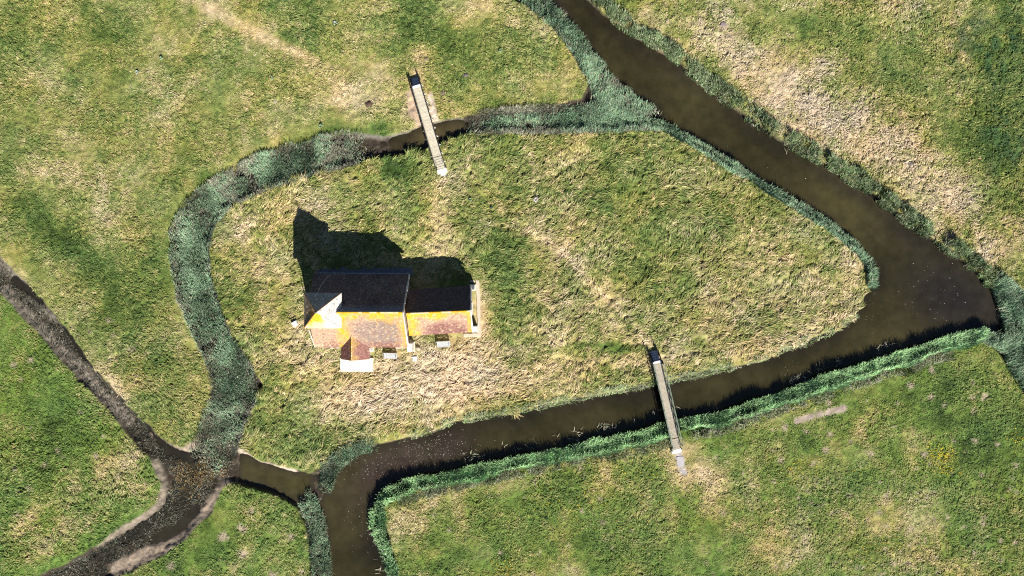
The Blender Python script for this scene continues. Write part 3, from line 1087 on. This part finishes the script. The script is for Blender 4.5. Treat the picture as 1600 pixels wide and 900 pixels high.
gable_walls('nave_wall', NW_, NE_, NN, NS, NR, EZ, RZ)
w2 = gable_walls('chancel_wall', 644, 741.5, 452, 522, 487.6, CZ, CRZ, skew=.36)
w2['label'] = 'pale rendered wall'


def window(x, y, zc, wd, ht, face):
    """face: unit normal (nx, ny); pointed leaded window with frame and glass"""
    X, Y = x, y
    fr = MB()
    th = .10
    tx, ty = -face[1], face[0]

    def blk(u0, u1, z0, z1, mm, dep, off, col):
        ucx = (u0 + u1) / 2
        mm.box(X + tx * ucx + face[0] * off, Y + ty * ucx + face[1] * off, (z0 + z1) / 2, abs(u1 - u0) if abs(tx) > .5 else dep, dep if abs(tx) > .5 else abs(u1 - u0), z1 - z0, col)
    blk(-wd / 2 - th, -wd / 2, zc - ht / 2, zc + ht / 2, fr, .10, .03, (.5, .47, .42))
    blk(wd / 2, wd / 2 + th, zc - ht / 2, zc + ht / 2, fr, .10, .03, (.5, .47, .42))
    blk(-wd / 2 - th, wd / 2 + th, zc + ht / 2, zc + ht / 2 + th, fr, .11, .03, (.5, .47, .42))
    blk(-wd / 2 - th, wd / 2 + th, zc - ht / 2 - th, zc - ht / 2, fr, .16, .05, (.5, .47, .42))
    blk(-.03, .03, zc - ht / 2, zc + ht / 2, fr, .07, .03, (.5, .47, .42))
    f = fr.build('window', M_stone, ch)
    gl = MB()
    blk(-wd / 2, wd / 2, zc - ht / 2, zc + ht / 2, gl, .03, .012, (.03, .04, .05))
    gl.build('glass', M_glass, f)


ysw = g2(0, NS)[1] + .28
ynw = g2(0, NN)[1] - .28
for xp in (600, 628):
    window(g2(xp, 0)[0], ysw, 1.25, .8, .8, (0, -1))
for xp in (530, 575, 615):
    window(g2(xp, 0)[0], ynw, 1.25, .8, .8, (0, 1))
window(g2(741.5, 0)[0] - .28, g2(0, 482)[1], 1.9, 1.3, 1.5, (1, 0))
window(g2(668, 0)[0], g2(0, 522)[1] + .28 + .10, 1.2, .6, .8, (0, -1))
window(g2(718, 0)[0], g2(0, 522)[1] + .28 + .30, 1.2, .6, .8, (0, -1))

# buttresses
for xp, yp, lx, ly, hz in ((643.5, 541, .55, 1.0, 1.9), (741.5, 513.5, .75, .7, 1.4), (738.5, 449, .6, .6, 1.3), (580.5, 545, .45, .5, 1.75)):
    a = g2(xp, yp)
    m = MB()
    m.box(a[0], a[1], hz / 2 - .08, lx, ly, hz, (.56, .52, .46), bev=.05)
    m.box(a[0], a[1], -.02, lx + .16, ly + .16, .3, (.52, .48, .42), bev=.04)
    sg = 1 if yp < 480 else -1
    x0, x1 = a[0] - lx / 2 + .02, a[0] + lx / 2 - .02
    y0, y1 = a[1] + sg * (ly / 2 - .02), a[1] - sg * (ly / 2 - .02)
    z0, z1 = hz - .09, hz + .28
    m.raw([(x0, y0, z0), (x1, y0, z0), (x1, y1, z0), (x0, y1, z0), (x0, y1, z1), (x1, y1, z1)], [(0, 1, 5, 4), (3, 2, 1, 0), (2, 3, 4, 5), (0, 4, 3), (1, 2, 5)], (.60, .56, .50))
    m.build('buttress', M_stone, ch)

# bell turret
TW, TE, TN, TS = 498.9, 553.2, 456.9, 508.2
TZ, AZ = 6.0, 8.95
ap = P3(527.0, 484.0, AZ)
cor = [P3(TW, TS, TZ), P3(TE, TS, TZ), P3(TE, TN, TZ), P3(TW, TN, TZ)]


def tri_slope(label, a, b, top, colf, n=34):
    a, b, top = np.array(a), np.array(b), np.array(top)
    V = []
    F = []
    idx = {}
    for j in range(n + 1):
        for i in range(n + 1 - j):
            idx[(i, j)] = len(V)
            V.append(a + (b - a) * i / n + (top - a) * j / n)
    for j in range(n):
        for i in range(n - j):
            F.append((idx[(i, j)], idx[(i + 1, j)], idx[(i, j + 1)]))
            if i + j < n - 1:
                F.append((idx[(i + 1, j)], idx[(i + 1, j + 1)], idx[(i, j + 1)]))
    V = np.array(V)
    edge = np.array([min(i, j * 1.0, n - i - j) for j in range(n + 1) for i in range(n + 1 - j)]) > 0
    vv = np.array([j / n for j in range(n + 1) for i in range(n + 1 - j)])
    V[:, 2] += (.022 * fbm(V[:, 0], V[:, 1], .6, 2, 121) + .010 * rng.normal(0, 1, len(V)) - .14 * np.sin(np.pi * np.clip(vv * 1.2, 0, 1)) * 0.6) * edge
    uu = np.array([(i + j * .5) / n for j in range(n + 1) for i in range(n + 1 - j)])
    o = np_mesh('turret_roof', V, np.array(F), M_tile, np.clip(colf(V[:, 0], V[:, 1], uu, vv), .004, .85), parent=ch)
    o['label'] = label
    return o


SH = np.array((.62, .58, .51))      # bleached shingles


def t_s(x, y, u, v):
    n1 = fbm(x, y, .7, 3, 131)
    c = np.tile(Pe * 1.25, (len(x), 1))
    c = mixc(c, SH, sstep(.45, .75, u + .15 * n1))
    c = mixc(c, Yl * 1.05, sstep(.1, .5, v + .3 * n1) * (1 - sstep(.45, .66, u + .15 * n1)) * 1.1)
    return mixc(c, Or, sstep(.65, .9, speck(x, y, 132)) * .4)


def t_e(x, y, u, v):
    c = np.tile(SH, (len(x), 1)) * 1.05
    return mixc(c, np.array((.10, .08, .07)), sstep(.60, .80, speck(x, y, 133, .12)) * .6)


def t_w(x, y, u, v):
    c = np.tile(np.array((.17, .125, .09)), (len(x), 1))
    c = mixc(c, np.array((.42, .17, .018)), sstep(.15, .6, v + .25 * fbm(x, y, .6, 2, 134)) * 1.0)
    return mixc(c, SH, sstep(.62, .85, speck(x, y, 135)) * .5)


def t_n(x, y, u, v):
    c = np.tile(np.array((.22, .21, .20)), (len(x), 1))  # grey shade of the side away from the sun, put into the colour
    return mixc(c, np.array((.36, .37, .40)), sstep(.5, .85, speck(x, y, 136)) * .8)


tri_slope('south slope, yellow lichen fading to bleached shingles', cor[0], cor[1], ap, t_s)
tri_slope('east slope of bleached white shingles with dark specks', cor[1], cor[2], ap, t_e)
tri_slope('north slope of shingles with grey shade put into the colour', cor[2], cor[3], ap, t_n)
tri_slope('west slope with orange lichen', cor[3], cor[0], ap, t_w)
m = MB()
c0, c2 = cor[0], cor[2]
lx, ly = c2[0] - c0[0], c2[1] - c0[1]
m.box((c0[0] + c2[0]) / 2, (c0[1] + c2[1]) / 2, TZ - .075, lx - .01, ly - .01, .13, (.30, .24, .18))
m.build('eaves_board', M_wood, ch)
m = MB()
wz0, wz1 = 3.0, TZ - .14
for i in range(int((wz1 - wz0) / .18)):
    z = wz0 + i * .18
    m.box((c0[0] + c2[0]) / 2 + (-.0), (c0[1] + c2[1]) / 2, z + .09, lx - .52 + (.03 if i % 2 else 0), ly - .52 + (.03 if i % 2 else 0), .179, (.50, .47, .42))
m.build('turret_wall', M_wood, ch)
for xx in (c2[0] - .24, c0[0] + .24):
    m = MB()
    for i in range(5):
        m.box(xx, (c0[1] + c2[1]) / 2, 4.7 + i * .17, .06, 1.0, .05, (.12, .10, .08))
    for sy in (-.5, .5):
        m.box(xx, (c0[1] + c2[1]) / 2 + sy, 5.04, .08, .05, .9, (.12, .10, .08))
    m.build('louvre', M_wood, ch)
m = MB()
m.bar((ap[0], ap[1], AZ - .1), (ap[0], ap[1], AZ + .55), .035, (.05, .05, .05), n=8)
m.bar((ap[0] - .2, ap[1], AZ + .35), (ap[0] + .2, ap[1], AZ + .35), .02, (.05, .05, .05))
m.bar((ap[0], ap[1], AZ - .12), (ap[0], ap[1], AZ + .06), .11, (.28, .30, .34), n=8, r2=.04)
m.build('finial', M_metal, ch)
# hip strips
m = MB()
for k_ in (0, 2, 3):
    a = Vector(cor[k_])
    b = Vector(ap)
    col_ = [(.30, .14, .05), (.70, .66, .59), (.22, .11, .05), (.26, .14, .06)][k_]
    m.bar(a.lerp(b, .01) + Vector((0, 0, .0)), b + Vector((0, 0, -.02)), .045, col_)
m.build('hip_tile', M_tile, ch)
# cable down the north slope
m = MB()
prev = None
for i in range(9):
    t = i / 8
    xp = 512.5 + 11.5 * t - 2.5 * math.sin(math.pi * t)
    yp = 457 + (NN - 457) * t
    z = EZ + (RZ - EZ) * (yp - NN) / (NR - NN) + .07
    q = Vector(P3(xp, yp, z))
    if prev is not None:
        m.bar(prev, q, .025, (.5, .5, .5))
    prev = q
m.build('lightning_cable', M_metal, ch)
# gutters
m = MB()
m.bar(P3(NE_, NN - .8, EZ - .06), P3(NW_, NN - 1.6, EZ - .06), .06, (.25, .26, .28), n=8)
m.build('gutter', M_metal, ch)

# porch
pW, pE, pF = 539.2, 582.8, 558.6
pr = 560.2
PRZ, PEZ = 3.55, 2.0


def por_w(x, y, u, v):
    c = np.tile(Ma * .8, (len(x), 1))
    c = mixc(c, np.array((.24, .15, .10)), sstep(.5, .8, speck(x, y, 141)) * .6)
    return mixc(c, Or * 1.1, sstep(.72, .95, v + .12 * fbm(x, y, .4, 2, 142)) * .5)


def por_e(x, y, u, v):
    c = np.tile(Ma * 1.5, (len(x), 1))
    c = mixc(c, Pk * .95, sstep(.42, .75, speck(x, y, 143)) * .8)
    return mixc(c, mixc(Yl[None], Pe[None], np.array([.5])), sstep(.66, .92, v + .18 * fbm(x, y, .4, 2, 144)) * .75)


def nave_z(yp):
    return EZ + (RZ - EZ) * (NS - yp) / (NS - NR)


yend = NS - (PRZ - EZ) / (RZ - EZ) * (NS - NR) - 1.5
a = slope('porch_roof', P3(pW, 541.5, PEZ), P3(pW, pF, PEZ), P3(pr, pF + .4, PRZ), P3(pr, yend, PRZ), por_w, thick=.10)
a['label'] = 'dark mauve west slope'
a = slope('porch_roof', P3(pE, pF, PEZ), P3(pE, 541.5, PEZ), P3(pr, yend, PRZ), P3(pr, pF + .4, PRZ), por_e, thick=.10)
a['label'] = 'brown east slope with yellow lichen'
m = MB()
a0 = Vector(P3(pr, yend + 1, PRZ + .02))
b0 = Vector(P3(pr, pF, PRZ + .02))
for i in range(8):
    m.bar(a0.lerp(b0, i / 8), a0.lerp(b0, (i + .94) / 8), .08, tuple(mixc(Yl[None], Pe[None] * 1.5, np.array([random.random()]))[0]), n=8)
m.build('ridge_tile', M_tile, ch)
m = MB()
lw = g2(pW, pF)
le = g2(pE, pF)
by = g2(0, NS)[1] + .4
for xx, sgn in ((lw[0] + .28, 1), (le[0] - .28, -1)):
    m.box(xx + sgn * .1, (lw[1] + .15 + by) / 2, .9, .2, by - lw[1] - .15, 1.98, (.50, .43, .36))
fy = lw[1] + .18
x0, x1 = lw[0] + .28, le[0] - .28
xm = (x0 + x1) / 2
m.box(x0 + .35, fy, .9, .7, .2, 1.97, (.50, .43, .36))
m.box(x1 - .35, fy, .9, .7, .2, 1.97, (.50, .43, .36))
m.raw([(x0, fy - .1, 1.88), (x1, fy - .1, 1.88), (xm, fy - .1, 3.3), (x0, fy + .1, 1.88), (x1, fy + .1, 1.88), (xm, fy + .1, 3.3)],
      [(0, 1, 2), (5, 4, 3), (0, 3, 4, 1), (1, 4, 5, 2), (2, 5, 3, 0)], (.55, .5, .44))
m.build('porch_wall', M_wall, ch)
m = MB()
for i in range(9):
    m.box(x0 + .78 + i * (x1 - x0 - 1.56) / 8, fy, .85, .14, .05, 1.6, (.20, .15, .10))
m.box(xm, fy - .035, .5, x1 - x0 - 1.5, .02, .1, (.18, .13, .09))
m.box(xm, fy - .035, 1.3, x1 - x0 - 1.5, .02, .1, (.18, .13, .09))
dr_ = m.build('porch_door', M_wood, ch)
m = MB()
m.bar((xm + .4, fy - .1, .95), (xm + .4, fy - .02, .95), .04, (.03, .03, .03), n=8)
m.build('handle', M_metal, dr_)

# paving in front of the porch (a raised slab with irregular edges)
def slab(name, poly, z0, z1, mat, col, label, cat, jag=.05, seed=0, sub=.35):
    P = pxa(poly)
    out = []
    n = len(P)
    r = random.Random(seed)
    for i in range(n):
        a = P[i]
        b_ = P[(i + 1) % n]
        L = np.linalg.norm(b_ - a)
        k = max(1, int(L / sub))
        for j in range(k):
            p = a + (b_ - a) * j / k
            out.append((p[0] + r.uniform(-jag, jag), p[1] + r.uniform(-jag, jag)))
    cx = sum(p[0] for p in out) / len(out)
    cy = sum(p[1] for p in out) / len(out)
    n = len(out)
    vs = [(x - cx, y - cy, z0) for x, y in out] + [(x - cx, y - cy, z1 - .03) for x, y in out] + [((x - cx) * .985, (y - cy) * .985, z1) for x, y in out]
    fs = [tuple(range(n - 1, -1, -1)), tuple(range(2 * n, 3 * n))]
    for q in (0, n):
        for i in range(n):
            j = (i + 1) % n
            fs.append((q + i, q + j, q + n + j, q + n + i))
    m = MB()
    m.raw(vs, fs, col)
    o = m.build(name, mat, loc=(cx, cy, 0))
    if label:
        tag(o, label, cat)
    return o


slab('paving_slab', [(532, 559.5), (583.5, 559.5), (583.5, 580.5), (532, 580.5)], -.2, .22, M_stone, (.62, .58, .51),
     'bright cream concrete slab on the ground in front of the church porch', 'paving', jag=.04, seed=1)
o = slab('paved_strip', [(743, 437.5), (748.5, 437.5), (751, 480), (751, 526), (724, 527), (724, 522.5), (746, 521.5), (745.5, 480)], -.2, .10, M_stone, (.47, .39, .30), None, None, seed=2)
tag(o, 'narrow pale kerb of paving running round the east end of the chancel', 'paving')
o = slab('paved_strip', [(734, 437.5), (742.5, 437.5), (742.5, 441), (734, 441)], -.2, .10, M_stone, (.46, .39, .31), None, None, seed=4)
tag(o, 'short pale paving stone at the north east corner of the chancel', 'paving')
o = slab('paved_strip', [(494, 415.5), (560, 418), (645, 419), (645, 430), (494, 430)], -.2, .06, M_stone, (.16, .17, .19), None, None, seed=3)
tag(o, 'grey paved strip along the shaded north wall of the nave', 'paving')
o = slab('paved_strip', [(494, 541), (531, 541), (531, 544.5), (494, 544.5)], -.2, .08, M_stone, (.45, .39, .33), None, None, seed=5)
tag(o, 'pale paved strip below the south wall left of the porch', 'paving')
o = slab('paved_strip', [(618, 541), (640, 541), (640, 545), (618, 545)], -.2, .08, M_stone, (.45, .39, .31), None, None, seed=6)
tag(o, 'short pale paved strip below the nave wall right of the porch', 'paving')


# ------------------------------------------------------------------ benches
def bench(x, y, rz, label):
    X, Y = px(x, y)
    z = 0.0
    t = empty('bench', X, Y, z, rz)
    tag(t, label, 'bench', 'benches along the south wall of the church')
    C1 = (.40, .41, .41)
    m = MB()
    for i in range(5):
        m.box(0, -.26 + i * .115, .45, 1.62, .108, .035, tuple(np.array(C1) * random.uniform(.9, 1.08)), bev=.006)
    m.build('seat', M_wood, t)
    m = MB()
    for i in range(6):
        m.box(0, .30 + .012 * i, .52 + i * .085, 1.60, .03, .078, C1, bev=.006)
    m.box(0, .38, 1.03, 1.64, .07, .04, C1, bev=.008)
    m.build('backrest', M_wood, t)
    for sx in (-.72, .72):
        for sy in (-.25, .26):
            m = MB()
            m.box(sx, sy, .21 + .08, .07, .07, .42 + .16 if sy < 0 else .44, (.34, .33, .31), bev=.006)
            m.build('leg', M_wood, t)
        m = MB()
        m.box(sx, .0, .62, .07, .60, .04, C1, bev=.008)
        m.build('armrest', M_wood, t)
    return t


bench(611, 555.8, math.radians(-2), 'weathered grey bench against the nave wall just right of the porch')
bench(693.5, 537.8, math.radians(3), 'weathered grey bench against the south wall of the chancel')


# ------------------------------------------------------------------ stones
def stone(name, x, y, r, hgt, col, label, cat, seed, flat=.5, group=None, rz=0):
    X, Y = px(x, y)
    rd = random.Random(seed)
    m = MB()
    n = 9
    vs = []
    prof = [(1.0, -.15), (1.02, hgt * .55), (.9, hgt * .9), (.55, hgt)]
    ra = [rd.uniform(.8, 1.15) for _ in range(n)]
    for (s_, z) in prof:
        for i in range(n):
            a = 2 * math.pi * i / n
            vs.append((math.cos(a) * r * ra[i] * s_, math.sin(a) * r * ra[i] * s_ * flat * 1.5, z + rd.uniform(-.01, .01)))
    fs = [tuple(range(n - 1, -1, -1)), tuple(range(3 * n, 4 * n))]
    for q in range(3):
        for i in range(n):
            j = (i + 1) % n
            fs.append((q * n + i, q * n + j, (q + 1) * n + j, (q + 1) * n + i))
    m.raw(vs, fs, col)
    z = float(terr(np.array([X]), np.array([Y]))[0])
    o = m.build(name, M_stone, loc=(X, Y, max(z, -.1)))
    o.rotation_euler = (0, 0, rz)
    return tag(o, label, cat, group)


def headstone(x, y, rz, w_, label, seed):
    X, Y = px(x, y)
    z = float(terr(np.array([X]), np.array([Y]))[0])
    t = empty('gravestone', X, Y, z, rz)
    tag(t, label, 'gravestone')
    m = MB()
    m.box(0, 0, .05, w_, .5, .26, (.58, .59, .62), bev=.04)
    m.box(0, -.02, .2, w_ * .86, .42, .09, (.66, .67, .70), bev=.03)
    m.build('slab', M_stone, t)
    m = MB()
    m.box(0, .26, .13, w_ + .1, .12, .34, (.55, .56, .58), bev=.03)
    m.build('kerb', M_stone, t)


headstone(462, 506, math.radians(28), .62, 'small pale gravestone tilted in the grass west of the bell turret', 1)
headstone(648, 561, math.radians(4), .55, 'small bluish white gravestone in the grass right of the nave bench', 2)
stone('boulder', 654, 545, .30, .35, (.44, .37, .27), 'small tan upright stone beside the nave corner buttress', 'stone', 3)
stone('boulder', 641, 533, .22, .25, (.6, .57, .5), 'small white stone between the nave and the chancel', 'stone', 4)
stone('boulder', 1130, 39, .38, .22, (.20, .16, .15), 'flat dark grey stone in the pale grass at top right', 'stone', 5)
stone('boulder', 1421, 256, .40, .25, (.10, .09, .08), 'dark lump of earth in the straw-coloured grass at right', 'earth lump', 6)


# ------------------------------------------------------------------ footbridges
def footbridge(A, B, label, wood, rail, tips, outrigger, seed, end_slab):
    """A: north end of the deck in photo pixels, B: south end (seen at deck height)"""
    DZ = .95
    ax_, ay_ = px(A[0], A[1], DZ)
    bx_, by_ = px(B[0], B[1], DZ)
    L = math.hypot(bx_ - ax_, by_ - ay_)
    rz = math.atan2(by_ - ay_, bx_ - ax_)
    t = empty('footbridge', ax_, ay_, 0, rz)
    tag(t, label, 'footbridge', 'footbridges onto the island')
    hw = .47
    rd = random.Random(seed)
    # deck boards
    m = MB()
    n = int((L - 1.5) / .15)
    for i in range(n):
        k = rd.uniform(.88, 1.1)
        m.box(.1 + (i + .5) * .15, 0, DZ - .03 + rd.uniform(-.003, .003), .141, hw * 2, .05, tuple(np.array(wood) * k))
    m.build('deck', M_wood, t)
    m = MB()
    for i in range(5):      # ramp treads at the south end, with dark gaps
        m.box(L - 1.30 + i * .28, 0, DZ - .06 - i * .10, .235, hw * 1.9, .05, tuple(np.array(wood) * .95))
        m.box(L - 1.165 + i * .28, 0, DZ - .10 - i * .10, .045, hw * 1.9, .04, (.03, .03, .03))
    m.build('ramp', M_wood, t)
    for sy in (-1, 1):
        m = MB()
        m.box(L / 2 - .3, sy * (hw - .05), DZ - .20, L - .6, .12, .26, (.22, .20, .16))
        m.build('beam', M_wood, t)
        m = MB()
        m.box(L / 2 - .1, sy * (hw + .045), DZ + .0, L - .8, .07, .10, tips[1])
        m.build('kerb_board', M_wood, t)
    npost = 10
    for i in range(npost):
        x = .25 + i * (L - .9) / (npost - 1)
        for sy in (-1, 1):
            m = MB()
            m.bar((x, sy * (hw + .10), DZ - .25), (x, sy * (hw + .12), DZ + 1.0), .035, rail, n=6)
            if outrigger:
                m.bar((x, sy * (hw + .02), DZ - .12), (x, sy * (hw + .30), DZ - .12), .045, tips[0], n=6)
                m.bar((x, sy * (hw + .28), DZ - .12), (x, sy * (hw + .13), DZ + .5), .03, tips[0], n=6)
            m.build('post', M_wood, t)
    for sy in (-1, 1):
        m = MB()
        m.bar((.2, sy * (hw + .12), DZ + 1.0), (L - .5, sy * (hw + .12), DZ + 1.0), .04, rail, n=6)
        m.build('handrail', M_wood, t)
        m = MB()
        m.bar((.2, sy * (hw + .11), DZ + .55), (L - .5, sy * (hw + .11), DZ + .55), .028, rail, n=6)
        m.build('mid_rail', M_wood, t)
    for x in (L * .33, L * .72):
        for sy in (-1, 1):
            m = MB()
            m.bar((x, sy * (hw - .1), -1.7), (x, sy * (hw - .1), DZ - .3), .09, (.12, .10, .08), n=8)
            m.build('leg', M_wood, t)
    # steps at the north end
    for i in range(4):
        m = MB()
        z = .86 - i * .21
        m.box(-.16 - i * .27, 0, z / 2 - .05, .265, .82, z + .1, (.52, .50, .52), bev=.02)
        m.build('step', M_stone, t)
    # dark stringers and low rails of the steps, and the gate at the head of the deck
    DK = (.018, .018, .03)
    for sy in (-1, 1):
        m = MB()
        for zz in (0, .22):
            m.bar((.02, sy * .49, DZ + .10 + zz), (-1.12, sy * .49, .30 + zz), .055, DK)
        for x, zb in ((-1.12, .62), (-.55, .90), (.0, DZ + .36)):
            m.box(x, sy * .50, zb / 2 - .1, .09, .11, zb + .2, DK)
        m.build('step_rail', M_wood, t)
    m = MB()
    m.box(-.03, 0, DZ + .02, .09, 1.06, .08, DK)
    m.box(.24, .56, DZ + .1, .46, .09, .5, DK)
    for i in range(3):
        m.box(.24, .56, DZ + .42 + i * .10, .50, .05, .05, DK)
    m.build('gate', M_wood, t)
    m = MB()
    m.box(.12, 0, DZ + .01, .28, hw * 2 + .10, .05, (.60, .60, .62), bev=.01)
    m.build('threshold', M_stone, t)
    # landing at the south end
    m = MB()
    m.box(L + .18, 0, .13, .55, 1.22, .36, (.62, .60, .55), bev=.03)
    m.build('landing_step', M_stone, t)
    # wing posts at the south end
    for sy in (-1, 1):
        m = MB()
        m.bar((L - .45, sy * (hw + .12), DZ + 1.0), (L - .05, sy * (hw + .10), .75), .03, rail)
        m.box(L - .02, sy * (hw + .12), .45, .11, .11, 1.0, rail)
        m.build('end_post', M_wood, t)
    return t


footbridge((650.5, 133), (689, 263), 'narrow tan plank footbridge over the reedy ditch north of the church', (.47, .43, .335), (.035, .035, .035), ((.50, .48, .42), (.34, .30, .22)), True, 1, True)
footbridge((1026.5, 564), (1058.5, 704), 'greyer plank footbridge with green rails over the river south east of the church', (.34, .30, .235), (.22, .26, .20), ((.10, .12, .09), (.25, .26, .20)), False, 2, False)
slab('stepping_stone', [(687, 268), (696, 267), (698, 273), (694, 277), (687, 276)], -.2, .12, M_stone, (.62, .60, .58), 'white stone slab at the foot of the upper footbridge', 'stone slab', seed=8)
slab('stepping_stone', [(1057, 714), (1068, 713), (1069, 728), (1059, 730)], -.2, .06, M_stone, (.36, .34, .35), 'grey gravel slab at the lower end of the south footbridge', 'stone slab', seed=9)


# ------------------------------------------------------------------ weeds and molehills
def thistle(x, y, r, col, label, seed, n=16, group='thistle rosettes in the grass'):
    X, Y = px(x, y)
    rd = random.Random(seed)
    m = MB()
    for i in range(n):
        a = rd.uniform(0, 6.28)
        l_ = r * .8 * rd.uniform(.6, 1.1)
        z = rd.uniform(.02, .12)
        d = Vector((math.cos(a), math.sin(a), 0))
        s_ = Vector((-d.y, d.x, 0)) * rd.uniform(.05, .09)
        p0 = Vector((0, 0, .05))
        p1 = d * l_ * .5 + Vector((0, 0, z + .12))
        p2 = d * l_ + Vector((0, 0, z))
        k = rd.uniform(.7, 1.3)
        m.raw([p0 - s_ * .4, p0 + s_ * .4, p1 + s_, p1 - s_, p2], [(0, 1, 2, 3), (3, 2, 4)], tuple(c * k for c in col))
    z = float(terr(np.array([X]), np.array([Y]))[0])
    o = m.build('thistle', M_reed, loc=(X, Y, z + .04))
    return tag(o, label, 'thistle', group)


GG = (.14, .20, .10)
thistle(215, 113, .42, (.24, .27, .20), 'grey-green thistle alone in the upper left field, left of the other', 1)
thistle(252, 91, .36, GG, 'grey-green thistle in the upper left field, nearest the pale path', 2)
thistle(501, 197, .45, GG, 'flat green thistle just above the bend of the reed ditch', 3)
thistle(524, 36, .45, (.22, .28, .22), 'pale thistle in the top field above the worn path', 4)
thistle(782, 79, .42, GG, 'green thistle in the top field right of the upper footbridge', 5)
thistle(735, 312, .38, GG, 'green thistle on the island below the foot of the upper bridge', 6)
thistle(768, 325, .30, (.05, .10, .07), 'dark green thistle on the island, north of the chancel', 7)
thistle(1105, 374, .40, (.035, .09, .06), 'dark green thistle in the long grass at the right of the island', 8)
thistle(837, 312, .55, (.42, .36, .34), 'pinkish grey dead thistle head in the middle of the island', 9, 40)
thistle(426, 122, .40, GG, 'green thistle in the top field left of the upper footbridge', 10)
for i, (x, y, r, h_, c_, lab) in enumerate((
        (577, 163, .42, .24, (.09, .06, .045), 'dark brown molehill left of the upper footbridge'),
        (693, 146, .36, .20, (.16, .12, .10), 'small brown molehill right of the upper footbridge'),
        (666, 93, .28, .18, (.20, .15, .13), 'small brown molehill above the upper footbridge'),
        (728, 118, .30, .18, (.14, .12, .11), 'grey molehill in the green patch right of the upper footbridge'),
        (430, 158, .26, .16, (.24, .21, .19), 'pale grey molehill in the upper left field near the ditch'))):
    X, Y = px(x, y)
    rd = random.Random(50 + i)
    m = MB()
    n = 14
    vs = []
    rings = [(1.25, -.1), (1.0, .02), (.75, .55), (.45, .9), (.12, 1.0)]
    for s_, z in rings:
        for k in range(n):
            a = 2 * math.pi * k / n
            q = s_ * r * rd.uniform(.85, 1.15)
            vs.append((math.cos(a) * q, math.sin(a) * q * .8, z * h_ * rd.uniform(.85, 1.1) + (0 if z > 0 else -.05)))
    fs = [tuple(range(4 * n, 5 * n))]
    for q in range(4):
        for k in range(n):
            j = (k + 1) % n
            fs.append((q * n + k, q * n + j, (q + 1) * n + j, (q + 1) * n + k))
    m.raw([(v[0], v[1], v[2] * .55) for v in vs], fs, c_)
    z = float(terr(np.array([X]), np.array([Y]))[0])
    o = m.build('molehill', M_ground, loc=(X, Y, z + .05), smooth=True)
    tag(o, lab, 'molehill', 'molehills in the upper field')
